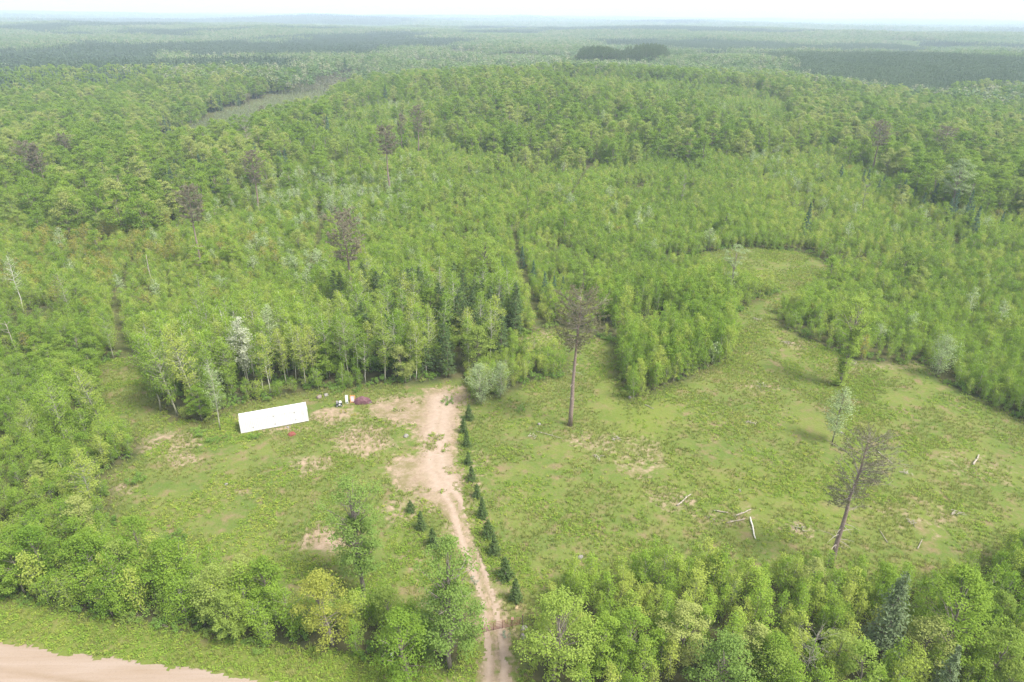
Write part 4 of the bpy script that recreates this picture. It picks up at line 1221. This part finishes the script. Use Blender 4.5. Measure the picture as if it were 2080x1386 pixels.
    birch = inpoly(X, Y, BIRCH); dark = inpoly(X, Y, DARKP)
    k = (birch & (rng.random(len(X)) < 0.55)) | (dark & (rng.random(len(X)) < 0.16))
    bx, by = X[k], Y[k]
    S = rng.uniform(0.78, 1.12, len(bx))
    distribute('birch', bx, by, S, 'birch_wood', 'white-stemmed birch wood behind the white container', 'white-stemmed birch', 'x')
    k = ~k & (birch & (rng.random(len(X)) < 0.22)) | (~k & (X < -50) & (Y > 76) & (Y < 150) & (rng.random(len(X)) < 0.03))
    ax, ay = X[k], Y[k]
    distribute('tall_aspen', ax, ay, rng.uniform(0.7, 1.0, len(ax)), 'tall_aspen_wood', 'tall aspens', 'full-grown aspen', 'x')
    # ---- dark young pines
    X, Y = base_points(3.6, 260)
    k = inpoly(X, Y, DARKP) & (rng.random(len(X)) < 0.62)
    distribute('dark_pine', X[k], Y[k], rng.uniform(0.75, 1.1, k.sum()), 'pine_wood', 'dark pines', 'dark bushy young pine', 'x')
    # ---- tall dark pine block behind the hill, and conifers strewn through the mature woods
    X, Y = base_points(6.5, 760)
    r = np.hypot(X, Y)
    mature = ~inpoly(X, Y, REGEN) & ~inpoly(X, Y, MIX) & (Y > 200)
    k = mature & (fbm(X, Y, 120, 333, 2) > 0.56) & (rng.random(len(X)) < 0.5)
    X1, Y1 = X[k], Y[k]
    S1 = rng.uniform(1.0, 1.6, len(X1))
    X2, Y2 = jgrid(60, 245, 870, 1050, 4.2)
    k = inpoly(X2, Y2, PINEBLOCK)
    X2, Y2 = X2[k], Y2[k]
    distribute('fir', X1, Y1, S1, 'conifer_wood', 'dark conifers mixed through the mature woods', 'dark conifer', 'x', n_ind=120)
    n = len(X2)
    scatter('tall_pine_wood', np.stack([X2, Y2, terrain(X2, Y2)], 1), rng.uniform(0, 2 * PI, n), rng.uniform(1.55, 2.2, n) * (0.85 + 0.3 * np.abs(np.sin((X2 - 70) / 22.0))), rng.integers(0, 3, n), K['dark_pine'].coll, 'tall dark pine grove rising behind the wooded hill', 'forest')
    # ---- bog strip: low grey-brown stems
    X, Y = jgrid(-240, -125, 340, 855, 3.0)
    k = sdpoly(X, Y, WET) < 1
    X, Y = X[k], Y[k]; n = len(X)
    bog = bpy.data.collections.new('variants_of_bog_growth')
    for i in range(3):
        T, C = slim_tree(R_(970 + i), 3.6, 0.2, 0.5, 14, 5, 0.3, tr=0.06)
        J = MB(); J.merge(T, 0); J.merge(C, 1)
        bog.objects.link(bpy.data.objects.new('bog_growth_%d' % i, J.mesh('bog_growth', [M['greytwig'], M['bog']])))
    scatter('bog_growth', np.stack([X, Y, terrain(X, Y)], 1), rng.uniform(0, 6.28, n), rng.uniform(0.6, 1.4, n), rng.integers(0, 3, n), bog, 'grey-brown low growth on the bog strip in the valley', 'undergrowth')


woods()


# ------------------------------------------------------------------ ground cover
def cover():
    coll = bpy.data.collections.new('variants_of_meadow_plants')
    for i in range(5):
        R = R_(1000 + i); B = MB()
        n = 20
        a = R.uniform(0, 2 * PI, n); rr = 0.34 * np.sqrt(R.random(n)); z = R.uniform(0.08, 0.38, n) * (1.1 - rr)
        c = np.stack([rr * np.cos(a), rr * np.sin(a), z], 1)
        L = 0.19 * R.uniform(0.6, 1.4, n)
        B.quads(leafquads(c, np.stack([np.cos(a) * 0.4, np.sin(a) * 0.4, np.ones(n)], 1) + R.normal(0, 0.35, (n, 3)), L, L * 0.6, R))
        coll.objects.link(bpy.data.objects.new('meadow_plant_%d' % i, B.mesh('meadow_plant', [M['forb']])))
    gcoll = bpy.data.collections.new('variants_of_grass')
    for i in range(4):
        R = R_(1100 + i); B = MB()
        n = 16
        a = R.uniform(0, 2 * PI, n); rr = 0.22 * np.sqrt(R.random(n))
        b = np.stack([rr * np.cos(a), rr * np.sin(a), np.zeros(n)], 1)
        t = b + np.stack([np.cos(a) * R.uniform(0.02, 0.25, n), np.sin(a) * R.uniform(0.02, 0.25, n), R.uniform(0.18, 0.48, n)], 1)
        w = np.stack([-np.sin(a), np.cos(a), np.zeros(n)], 1) * 0.03
        B.quads(np.stack([b - w, b + w, t + w * 0.2, t - w * 0.2], 1))
        gcoll.objects.link(bpy.data.objects.new('grass_tuft_%d' % i, B.mesh('grass_tuft', [M['straw']])))

    def pts(sp):
        X, Y = jgrid(-130, 130, 40, 215, sp, 0.5)
        Z = terrain(X, Y)
        k = inview(X, Y, Z, 0.05)
        X, Y = X[k], Y[k]
        sd = clear_sd(X, Y)
        ok = (sd < 1.5) | ((verge_sd(X, Y) < 1.5) & (road_sd(X, Y) > 0.2))
        X, Y = X[ok], Y[ok]
        dr = sdpoly(X, Y, DRIVE)
        k = (dr > 0.3) & (road_sd(X, Y) > 0.15)
        k |= (dr <= 0.3) & (Y > 84) & (fbm(X, Y, 3.0, 31, 3) > 0.60)
        # the container's floor plan stays bare
        ca, sa = math.cos(-0.379), math.sin(-0.379)
        lx = (X + 46.8) * ca - (Y - 99.7) * sa; ly = (X + 46.8) * sa + (Y - 99.7) * ca
        k &= ~((lx > -0.5) & (lx < 11.8) & (ly > -0.2) & (ly < 2.9))
        return X[k], Y[k]
    X, Y = pts(0.36)
    dn = fbm(X, Y, 4.5, 61, 3)
    dn2 = fbm(X, Y, 17, 63, 2)
    drypatch = np.zeros(len(X))
    for (px, py, r1, r2) in [(-26, 73.8, 4, 3), (-25.5, 98, 5, 4.5), (-53.5, 91.9, 4, 2), (-32, 91.2, 3.5, 2.5), (-33, 106, 4, 3), (-21, 111, 5, 3), (-60, 84, 2, 2), (-10, 62.5, 1.8, 1.5)]:
        drypatch = np.maximum(drypatch, (np.hypot((X - px) / r1, (Y - py) / r2) < 0.9 + 0.3 * (dn - 0.5)))
    p = np.clip((dn - 0.40) * 4.0, 0, 1) * np.clip(0.45 + (dn2 - 0.5) * 1.6, 0.12, 1) * np.where(drypatch > 0, 0.06, 1)
    p = np.where((verge_sd(X, Y) < 1.5) & (X < -2), np.maximum(p, 0.6), p)
    k = rng.random(len(X)) < p
    X1, Y1 = X[k], Y[k]; n = len(X1)
    scatter('meadow_plants', np.stack([X1, Y1, terrain(X1, Y1)], 1), rng.uniform(0, 6.28, n), rng.uniform(0.45, 1.15, n), rng.integers(0, 5, n), coll, 'low green ferns and leafy weeds covering the clearings', 'ground cover')
    print('forbs', n)
    X, Y = pts(0.5)
    dn = fbm(X, Y, 6, 161, 3)
    p = np.clip((dn - 0.36) * 3.0, 0, 0.75)
    k = rng.random(len(X)) < p
    X1, Y1 = X[k], Y[k]; n = len(X1)
    scatter('meadow_grass', np.stack([X1, Y1, terrain(X1, Y1)], 1), rng.uniform(0, 6.28, n), rng.uniform(0.6, 1.3, n), rng.integers(0, 4, n), gcoll, 'straw-coloured grass tufts across the clearings and verge', 'grass')
    print('grass', n)
    # shrubs along the wood edges
    X, Y = base_points(1.9, 215)
    ed = clear_sd(X, Y); ve = verge_sd(X, Y)
    k = ((ed < 3.5) & (rng.random(len(X)) < 0.62)) | ((ve < 5.0) & (X < 0) & (rng.random(len(X)) < 0.9))
    k |= inpoly(X, Y, BIRCH) & (rng.random(len(X)) < 0.5)
    X, Y = X[k], Y[k]
    X = np.concatenate([X, np.array([-48.5, -50.5, -53.5, -55, -44, -30, -33.5, -62, -58, -66, -57, -46, -12, 1.6])])
    Y = np.concatenate([Y, np.array([98.2, 97.2, 99.0, 100.5, 98.4, 114.5, 114.0, 80, 86, 91, 76, 73, 110.8, 108.5])])
    distribute('bush', X, Y, rng.uniform(0.5, 1.15, len(X)), 'edge_undergrowth', 'leafy undergrowth along the wood edges', 'leafy green shrub', 'x', n_ind=160, cat='shrub')


cover()

# ------------------------------------------------------------------ built things
M['white'] = plain_mat('white_container_paint', (0.55, 0.55, 0.565), (0.62, 0.62, 0.625), 0.9, rough=0.55)
M['scuff'] = plain_mat('dark_scuff', (0.16, 0.15, 0.16), (0.28, 0.27, 0.27), 9)
M['grey'] = plain_mat('grey_print', (0.40, 0.41, 0.44), (0.52, 0.52, 0.55), 9)
M['timber'] = plain_mat('dark_timber', (0.07, 0.06, 0.05), (0.16, 0.13, 0.10), 4)
M['redmetal'] = plain_mat('faded_red_paint', (0.13, 0.055, 0.045), (0.23, 0.11, 0.09), 5, rough=0.6)
M['steel'] = plain_mat('galvanised', (0.35, 0.36, 0.37), (0.5, 0.5, 0.5), 8, rough=0.5, metal=0.3)
M['rock'] = plain_mat('grey_boulder', (0.130, 0.122, 0.110), (0.250, 0.237, 0.215), 2.2, bump=0.8)
M['pinkrock'] = plain_mat('pink_granite', (0.150, 0.115, 0.103), (0.250, 0.205, 0.188), 3, bump=0.8)
M['tan'] = plain_mat('tan_rock', (0.27, 0.205, 0.115), (0.36, 0.28, 0.17), 3, bump=0.6)
M['wood'] = plain_mat('weathered_log', (0.235, 0.205, 0.165), (0.370, 0.335, 0.285), 3, bump=0.4)
M['black'] = plain_mat('dark_plastic', (0.018, 0.028, 0.026), (0.05, 0.06, 0.06), 5, rough=0.5)
M['whitepl'] = plain_mat('white_plastic', (0.78, 0.78, 0.76), (0.86, 0.86, 0.85), 5, rough=0.4)
M['maroon'] = plain_mat('maroon_tarp', (0.085, 0.034, 0.046), (0.155, 0.080, 0.092), 2.4, rough=0.6, bump=0.5)
M['orange'] = plain_mat('orange_frame', (0.45, 0.20, 0.05), (0.56, 0.30, 0.10), 5)
M['board'] = plain_mat('pale_grey_board', (0.48, 0.50, 0.50), (0.66, 0.67, 0.66), 4)
M['mauve'] = plain_mat('mauve_board', (0.42, 0.38, 0.42), (0.60, 0.56, 0.58), 4)
M['red'] = plain_mat('red_sheet', (0.15, 0.038, 0.030), (0.24, 0.085, 0.066), 3, bump=0.5)


def part(name, B, mat, parent, smooth=False):
    return mobj(name, B.mesh(name, [M[mat]] if isinstance(mat, str) else [M[k] for k in mat], smooth), parent)


def build_container():
    L, W, Hh = 11.4, 2.44, 2.56
    ang = math.atan2(4.14, 10.39)
    e = empty('shipping_container', (-46.81, 99.70, 0.0), ang)
    tag(e, 'long white shipping container parked at the edge of the woods', 'container')
    z0 = 0.16
    e.location.z = tz(-41.5, 102.3) - 0.03
    def side(y, s):
        B = MB(); per = 0.278; n = int((L - 0.3) / per); x = 0.15
        prof = []
        stp = (L - 0.3) / n
        for i in range(n):
            for f, d in ((0, 0.0), (0.26, 0.0), (0.5, 0.022), (0.76, 0.022)):
                prof.append((0.15 + (i + f) * stp, d))
        prof.append((L - 0.15, 0.0))
        pr = np.array(prof)
        q = []
        for i in range(len(pr) - 1):
            (xa, da), (xb, db) = pr[i], pr[i + 1]
            ya, yb = y + s * (0.012 + da), y + s * (0.012 + db)
            pts = [(xa, ya, z0 + 0.14), (xb, yb, z0 + 0.14), (xb, yb, z0 + Hh - 0.09), (xa, ya, z0 + Hh - 0.09)]
            q.append(pts if s > 0 else pts[::-1])
        B.quads(np.array(q)); return B
    # front is local y = 0 (towards the camera), back is y = W
    part('side_panel', side(0.0, 1), 'white', e)
    part('side_panel', side(W, -1), 'white', e)
    B = MB(); n = 40
    q = []
    for i in range(n):
        xa = 0.12 + (L - 0.24) * i / n; xb = 0.12 + (L - 0.24) * (i + 1) / n
        za = z0 + Hh - 0.02 - (0.018 if i % 2 else 0); zb = z0 + Hh - 0.02 - (0.018 if (i + 1) % 2 else 0)
        q.append([(xa, 0.07, za), (xb, 0.07, zb), (xb, W - 0.07, zb), (xa, W - 0.07, za)])
    B.quads(np.array(q)); part('roof', B, 'white', e)
    for x in (0.08, L - 0.08):
        for y in (0.075, W - 0.075):
            B = MB(); B.box((x, y, z0 + Hh / 2), (0.16, 0.155, Hh - 0.01)); p = part('corner_post', B, 'white', e)
            for z in (z0 + 0.055, z0 + Hh - 0.05):
                B = MB(); B.box((x, y, z), (0.178, 0.17, 0.118)); part('corner_casting', B, 'white', p)
    for y in (0.045, W - 0.045):
        for z, h in ((z0 + 0.075, 0.14), (z0 + Hh - 0.05, 0.09)):
            B = MB(); B.box((L / 2, y, z), (L - 0.32, 0.09, h)); part('rail', B, 'white', e)
    B = MB(); B.box((0.05, W / 2, z0 + Hh / 2), (0.05, W - 0.32, Hh - 0.06)); part('end_wall', B, 'white', e)
    for k in range(2):
        B = MB(); yc = 0.16 + (W - 0.32) * (0.25 + 0.5 * k)
        B.box((L - 0.05, yc, z0 + Hh / 2), (0.06, (W - 0.32) / 2 - 0.02, Hh - 0.24)); d = part('door', B, 'white', e)
        for s in (-0.25, 0.25):
            B = MB(); B.tube(np.array([[L + 0.01, yc + s, z0 + 0.15], [L + 0.01, yc + s, z0 + Hh - 0.15]]), [0.02, 0.02], 6); part('lock_rod', B, 'steel', d)
    B = MB(); B.box((L / 2, W / 2, z0 + 0.10), (L - 0.34, W - 0.2, 0.06)); part('floor_frame', B, 'timber', e)
    for x in (0.9, 3.6, 6.1, 8.3, 10.6):
        B = MB(); B.box((x, W / 2, 0.08), (0.28, W + 0.10, 0.17)); part('skid', B, 'timber', e)
    for (x, z) in ((2.1, 0.78), (5.62, 2.2), (5.72, 0.62), (9.15, 2.2), (9.25, 0.72)):
        B = MB(); B.box((x, -0.012, z0 + z), (0.13, 0.03, 0.20)); B.box((x, -0.03, z0 + z + 0.05), (0.17, 0.02, 0.05)); part('vent', B, 'scuff', e)
    B = MB()
    for i, (x, z, w) in enumerate(((10.62, 2.12, 0.28), (10.62, 1.98, 0.20), (10.66, 1.72, 0.34), (10.62, 1.60, 0.24))):
        B.box((x, 0.0, z0 + z), (w, 0.012, 0.07))
    part('marking', B, 'grey', e)
    B = MB()
    B.box((9.9, W * 0.45, z0 + Hh - 0.012), (0.9, 0.16, 0.012)); part('roof_stain', B, 'yellowish', e) if 'yellowish' in M else None


build_container()


def build_gate():
    e = empty('farm_gate', (-2.95, 58.17, tz(-2.95, 58.17) + 0.10), math.atan2(1.13, 4.27))
    tag(e, 'rusty red tubular farm gate across the sandy driveway', 'gate')
    L, Hh = 4.35, 1.2
    for i in range(6):
        z = 0.08 + (Hh - 0.1) * (i / 5) ** 1.15
        B = MB(); B.tube(np.array([[0, 0, z], [L, 0, z]]), [0.026, 0.026], 6); part('rail', B, 'redmetal', e)
    for x in (0.0, 1.09, 2.17, 3.26, L):
        B = MB(); B.tube(np.array([[x, -0.035, 0], [x, -0.035, Hh]]), [0.032, 0.032], 6); part('upright', B, 'redmetal', e)
    for nm, x, y, h, lab in (('gate_post', -3.2, 58.1, 1.45, 'dark red gate post under the leaning oak'), ('gate_post', 1.55, 59.38, 1.65, 'dark gate post beside the bright maple and boulders')):
        q = empty(nm, (x, y, tz(x, y) - 0.05)); tag(q, lab, 'post', 'gate posts')
        B = MB(); B.tube(np.array([[0, 0, 0], [0, 0, h]]), [0.075, 0.07], 8); part('shaft', B, 'timber' if x > 0 else 'redmetal', q)
        B = MB(); B.tube(np.array([[0, 0, h], [0, 0, h + 0.05]]), [0.085, 0.04], 8); part('cap', B, 'redmetal', q)
    q = empty('warning_sign', (0.32, 58.9, tz(0.32, 58.9)), 0.2); tag(q, 'small faded pink sign fixed up at the gate on a thin stake', 'sign')
    B = MB(); B.tube(np.array([[0, 0, 0], [0, 0, 1.5]]), [0.025, 0.025], 6); part('stake', B, 'timber', q)
    m, nt = nmat('faded_pink')
    M['pink'] = plain_mat('faded_pink_plate', (0.46, 0.24, 0.21), (0.58, 0.36, 0.32), 6)
    B = MB(); B.box((0, -0.035, 1.55), (0.32, 0.02, 0.42)); part('plate', B, 'pink', q)


build_gate()


def rock(name, x, y, s, mat, label, seed, cat='boulder', group=None, flat=0.7):
    R = R_(seed); B = MB()
    nu, nv = 12, 7
    a = np.linspace(0, 2 * PI, nu, endpoint=False)
    rings = []
    ph = R.uniform(0, 6.28, 6)
    for j in range(nv):
        v = -0.5 * PI * 0.6 + (0.5 * PI * 1.55) * j / (nv - 1)
        rr = math.cos(v)
        k = 1 + 0.16 * np.sin(2 * a + ph[0] + v) + 0.10 * np.sin(3 * a + ph[1] - 2 * v) + R.normal(0, 0.05, nu)
        rings.append(np.stack([rr * k * np.cos(a) * s, rr * k * np.sin(a) * s * 0.8, (math.sin(v) * flat + 0.3) * s * (1 + 0.1 * np.sin(a + ph[2])) + 0 * a], 1))
    V = np.concatenate(rings + [rings[-1].mean(0)[None, :] + [0, 0, 0.04 * s]])
    B.v.append(V); B.t.append(np.full(len(V), 0.5)); B.n = len(V)
    for j in range(nv - 1):
        for i in range(nu):
            B.f.append((j * nu + i, j * nu + (i + 1) % nu, (j + 1) * nu + (i + 1) % nu, (j + 1) * nu + i)); B.m.append(0)
    for i in range(nu):
        B.f.append(((nv - 1) * nu + i, (nv - 1) * nu + (i + 1) % nu, nv * nu)); B.m.append(0)
    o = mobj(name, B.mesh(name, [M[mat]], False), None, (x, y, tz(x, y) - 0.1 * s))
    o.rotation_euler = (0, 0, R.uniform(0, 6))
    tag(o, label, cat, group)


rock('boulder', 1.75, 58.75, 0.42, 'rock', 'upper pale boulder next to the gate post', 1)
rock('boulder', 1.65, 57.5, 0.46, 'rock', 'lower pale boulder under the bright maple by the gate', 2)
rock('boulder', 0.85, 61.9, 0.28, 'tan', 'small tan rock in the grass above the gate', 3)
rock('boulder', -36.5, 112.2, 0.62, 'pinkrock', 'pinkish boulder at the woods edge past the container end', 4)
rock('boulder', -35.4, 112.9, 0.52, 'rock', 'grey boulder beside the pinkish boulder at the woods edge', 5)
rock('boulder', -39.4, 101.9, 0.26, 'scuff', 'small dark stone against the foot of the container', 6)
rock('boulder', -18.2, 99.5, 0.5, 'rock', 'pale stone in the green patch beside the sandy yard', 7)
for i, (x, y, w) in enumerate([(35.4, 85.5, 'above the fallen logs'), (5.0, 103.6, 'behind the meadow pine foot'), (9.5, 70.5, 'in the grass past the driveway spruces'), (-44, 85.5, 'in the container clearing'), (58.0, 101.5, 'below the vine-clad tree'), (22.6, 113.0, 'at the corner of the dense young block')]):
    rock('boulder', x, y, 0.3 + 0.05 * (i % 3), 'rock', 'small whitish stone ' + w, 20 + i)


def log(x0, y0, x1, y1, r, label, seed, bendy=0.03, birch=False):
    R = R_(seed); B = MB()
    n = 6; t = np.linspace(0, 1, n)
    X = x0 + (x1 - x0) * t; Y = y0 + (y1 - y0) * t
    nx, ny = -(y1 - y0), (x1 - x0); l = math.hypot(nx, ny)
    w = R.normal(0, bendy, n) * [0, 1, 1, 1, 1, 0]
    Z = terrain(X, Y) + r * 1.6
    P = np.stack([X + nx / l * w - x0, Y + ny / l * w - y0, Z - Z[0]], 1)
    e = empty('fallen_log', (x0, y0, Z[0]))
    tag(e, label, 'log', 'fallen logs and limbs in the meadow')
    B.tube(P, np.linspace(r, r * 0.6, n), 7)
    part('stem', B, 'birchbark' if birch else 'wood', e, True)
    for k in range(2):
        m = P[2 + k]
        B = MB(); B.tube(np.array([m, m + [R.normal(0, 0.35), R.normal(0, 0.35), 0.25]]), [r * 0.35, r * 0.15], 5); part('limb_stub', B, 'wood', e)


log(30.1, 80.6, 32.1, 80.1, 0.10, 'pale log, first of the four lying together in the meadow', 1)
log(33.0, 79.4, 35.7, 80.8, 0.12, 'straight slanting log of the four lying together', 2)
log(31.2, 77.9, 34.2, 78.7, 0.09, 'dull rough log of the four lying together', 3)
log(35.0, 79.0, 34.3, 74.4, 0.13, 'longest pale log pointing down to the thicket edge', 4, birch=True)
log(24.9, 81.6, 27.6, 84.3, 0.13, 'weathered limb on the brown patch in mid meadow', 5, 0.06)
log(28.6, 79.4, 29.8, 78.4, 0.06, 'short thin limb below the brown patch', 6)
log(75.6, 92.3, 78.3, 95.2, 0.16, 'whitish broken log at the outer meadow side', 7, 0.1)
log(4.4, 101.2, 8.8, 99.0, 0.07, 'long thin pole on the grass by the tall pine', 8)
log(61.5, 96.0, 62.3, 92.0, 0.10, 'grey limb in the meadow below the far willow', 9)
log(56.0, 72.6, 57.6, 74.4, 0.07, 'thin stick near the thicket corner', 10)
log(25.0, 110.4, 26.4, 109.0, 0.08, 'broken limb at the corner of the dense young block', 11)
log(52.5, 73.8, 52.6, 76.6, 0.06, 'thin upright-lying stick beyond the leaning pine', 12)


def slash(x, y, r, label, seed):
    R = R_(seed)
    e = empty('brush_pile', (x, y, tz(x, y))); tag(e, label, 'brush', 'patches of cut brush in the meadow')
    for k in range(9):
        a = R.uniform(0, 6.28); o = np.array([R.normal(0, r * 0.4), R.normal(0, r * 0.4), 0.08 + 0.04 * k])
        d = np.array([math.cos(a), math.sin(a), R.uniform(-0.05, 0.15)]) * r * R.uniform(0.4, 1.0)
        B = MB(); B.tube(np.array([o - d * 0.5, o + R.normal(0, 0.05, 3), o + d * 0.5]), [0.05, 0.045, 0.02], 5); part('stick', B, 'wood', e)


for i, (x, y, r, w) in enumerate([(41.4, 76.9, 1.1, 'left of the leaning pine, whitest of all'), (49.5, 118.4, 1.4, 'in the meadow neck toward the vine-clad tree'), (43.0, 104.5, 1.3, 'in the middle of the upper meadow'), (61.5, 138.0, 1.3, 'by the lane to the upper clearing'), (14.2, 93.5, 1.2, 'below the tall meadow pine'), (3.6, 99.5, 1.0, 'between spruce row and tall pine'), (66.0, 80.0, 1.1, 'near the outer meadow edge'), (58.0, 78.0, 0.9, 'beyond the leaning pine'), (18.0, 99.0, 1.2, 'on the brown ground past the tall pine'), (72.0, 128.2, 1.3, 'at the foot of the far thicket'), (58.8, 150.8, 1.2, 'where the lane narrows'), (63.0, 90.0, 1.0, 'below the far willow in the meadow')]):
    slash(x, y, r, 'pale cut brush ' + w, 40 + i)

# ---- things by the woods edge
e = empty('utility_cart', (-32.0, 109.2, tz(-32, 109.2)), 0.25); tag(e, 'small dark cart with two white tops by the woods edge', 'cart')
B = MB(); B.box((0, 0, 0.48), (1.05, 0.62, 0.40), taper=1.08); part('tub', B, 'black', e)
B = MB(); B.box((-0.34, 0.05, 0.86), (0.34, 0.5, 0.36), taper=0.8); part('seat', B, 'scuff', e)
B = MB(); B.box((0.22, 0.1, 0.80), (0.46, 0.46, 0.22), taper=0.85); part('lid', B, 'whitepl', e)
B = MB(); B.box((0.12, -0.325, 0.42), (0.40, 0.03, 0.2)); part('panel', B, 'whitepl', e)
for sx in (-0.36, 0.36):
    for sy in (-0.34, 0.34):
        B = MB(); B.tube(np.array([[sx, sy - 0.07, 0.24], [sx, sy + 0.07, 0.24]]), [0.24, 0.24], 14); w = part('wheel', B, 'black', e)
        B = MB(); B.tube(np.array([[sx, sy - 0.085, 0.24], [sx, sy + 0.085, 0.24]]), [0.11, 0.11], 10); part('hub', B, 'steel', w)
e = empty('standing_board', (-30.75, 110.0, tz(-30.7, 110)), 0.1); tag(e, 'narrow pale board stood on end with a dark notch', 'board')
B = MB(); B.box((0, 0, 0.85), (0.50, 0.06, 1.7)); o = part('panel', B, 'board', e); o.rotation_euler = (-0.2, 0, 0)
B = MB(); B.box((0.06, -0.045, 0.28), (0.2, 0.03, 0.32)); o = part('notch', B, 'black', e); o.rotation_euler = (-0.2, 0, 0)
B = MB(); B.tube(np.array([[0, 0.75, 0], [0, 0.28, 1.5]]), [0.03, 0.03], 6); part('prop', B, 'timber', e)
e = empty('framed_panel', (-29.75, 110.3, tz(-29.7, 110.3)), -0.05); tag(e, 'orange-framed pale panel leaning beside the narrow board', 'panel')
B = MB(); B.box((0, 0.03, 0.78), (0.72, 0.03, 1.1)); o = part('sheet', B, 'mauve', e); o.rotation_euler = (-0.22, 0, 0)
for c, s in (((-0.42, 0, 0.75), (0.13, 0.08, 1.5)), ((0.42, 0, 0.75), (0.13, 0.08, 1.5)), ((0, 0, 1.42), (0.71, 0.07, 0.13)), ((0, 0, 0.17), (0.71, 0.07, 0.16))):
    B = MB(); B.box(c, s); o = part('frame_bar', B, 'orange', e); o.rotation_euler = (-0.22, 0, 0)
B = MB(); B.tube(np.array([[0, 0.75, 0], [0, 0.34, 1.35]]), [0.03, 0.03], 6); part('prop', B, 'timber', e)


def tarp(name, x, y, lx, ly, h, mat, label, seed, cat, rz=0.0):
    R = R_(seed); nx, ny = 22, 14; B = MB()
    u = np.linspace(-1, 1, nx); v = np.linspace(-1, 1, ny)
    U, V = np.meshgrid(u, v)
    rr = np.maximum(np.abs(U) ** 2.4 + np.abs(V) ** 2.4, 0)
    Z = h * np.clip(1 - rr, 0, 1) ** 0.45 * (0.65 + 0.7 * fbm(U * 3 + seed, V * 3, 1.0, seed, 3)) + 0.02
    Z *= np.where(rr > 1, 0, 1)
    P = np.stack([U * lx * (1 + 0.1 * R.normal(0, 1, U.shape) * (rr > 0.8)), V * ly, Z], -1).reshape(-1, 3)
    B.v.append(P); B.t.append(np.full(len(P), 0.5)); B.n = len(P)
    for j in range(ny - 1):
        for i in range(nx - 1):
            q = (j * nx + i, j * nx + i + 1, (j + 1) * nx + i + 1, (j + 1) * nx + i)
            if np.mean(rr.ravel()[list(q)]) < 1.15:
                B.f.append(q); B.m.append(0)
    e = empty(name, (x, y, tz(x, y) + 0.01), rz); tag(e, label, cat)
    part('cover', B, mat, e, False)
    return e


e = tarp('covered_heap', -27.9, 110.4, 1.5, 0.75, 1.15, 'maroon', 'lumpy maroon covered heap at the woods edge beside the panels', 3, 'tarp', 0.12)
for c, s in (((-0.95, -0.25, 0.62), (0.30, 0.12, 0.16)), ((1.05, -0.2, 0.78), (0.22, 0.14, 0.16)), ((1.15, -0.3, 0.40), (0.24, 0.14, 0.2))):
    B = MB(); B.box(c, s, 0.5); part('weight', B, 'board', e)
B = MB(); B.box((1.45, -0.1, 0.14), (0.5, 0.5, 0.26), 0.3); part('sack', B, 'scuff', e)
e = tarp('red_tarp', -38.0, 99.6, 0.62, 0.48, 0.5, 'red', 'crumpled red sheet lying in the grass before the container', 5, 'tarp', 0.5)
B = MB(); B.box((0.2, -0.1, 0.33), (0.35, 0.18, 0.14), 0.7); part('fold', B, 'red', e)
e = empty('marker_post', (-13.2, 54.2, tz(-13.2, 54.2))); tag(e, 'little white box on a short post in the roadside grass', 'marker')
B = MB(); B.box((0, 0, 0.35), (0.10, 0.10, 0.7)); part('post', B, 'board', e)
B = MB(); B.box((0, -0.02, 0.86), (0.32, 0.2, 0.34)); part('box', B, 'whitepl', e)

# small bluish shrubs and flowers
M['yellowflower'] = leaf_mat('yellow_flower', (0.16, 0.155, 0.03), (0.24, 0.21, 0.04))
M['blueleaf'] = leaf_mat('blue_green_leaf', (0.08, 0.13, 0.085), (0.13, 0.19, 0.13))
for x, y, s, mt, lab in ((-0.4, 57.7, 0.55, 'blueleaf', 'tiny bluish evergreen at the gate beside the boulders'), (-4.6, 66.0, 0.5, 'blueleaf', 'tiny bluish bush across the driveway from the biggest spruce'), (-30.6, 106.6, 0.55, 'yellowflower', 'yellow-flowering plant in the green patch below the boards'), (-28.6, 105.9, 0.45, 'yellowflower', 'paler yellow-flowering plant near the yard sand')):
    T, C = bush(R_(int(abs(x * 10))), 1.9, 1.2, 8, 18, 0.2)
    single('small_shrub', (T, C), ['bark'], [mt], x, y, lab, 'shrub', s=s)

# ------------------------------------------------------------------ air
def haze():
    B = MB(); B.box((0, 13000, 20), (66000, 39000, 220))
    zmin = -60.0; ztop = 128.0
    me = bpy.data.meshes.new('haze')
    x0, x1, y0, y1 = -33000, 33000, -4500, 33000
    V = [(x, y, z) for z in (zmin, ztop) for y in (y0, y1) for x in (x0, x1)]
    me.from_pydata(V, [], [(0, 2, 3, 1), (4, 5, 7, 6), (0, 1, 5, 4), (2, 6, 7, 3), (0, 4, 6, 2), (1, 3, 7, 5)])
    m, nt = nmat('summer_haze')
    out = nd(nt, 'ShaderNodeOutputMaterial'); v = nd(nt, 'ShaderNodeVolumePrincipled')
    v.inputs['Color'].default_value = (0.66, 0.81, 1.0, 1)
    v.inputs['Density'].default_value = HAZE_DENSITY
    v.inputs['Anisotropy'].default_value = 0.0
    nt.links.new(v.outputs[0], out.inputs['Volume'])
    me.materials.append(m)
    tag(mobj('haze', me), 'thin pale summer haze hanging over the whole land', 'haze', None, 'stuff')


haze()
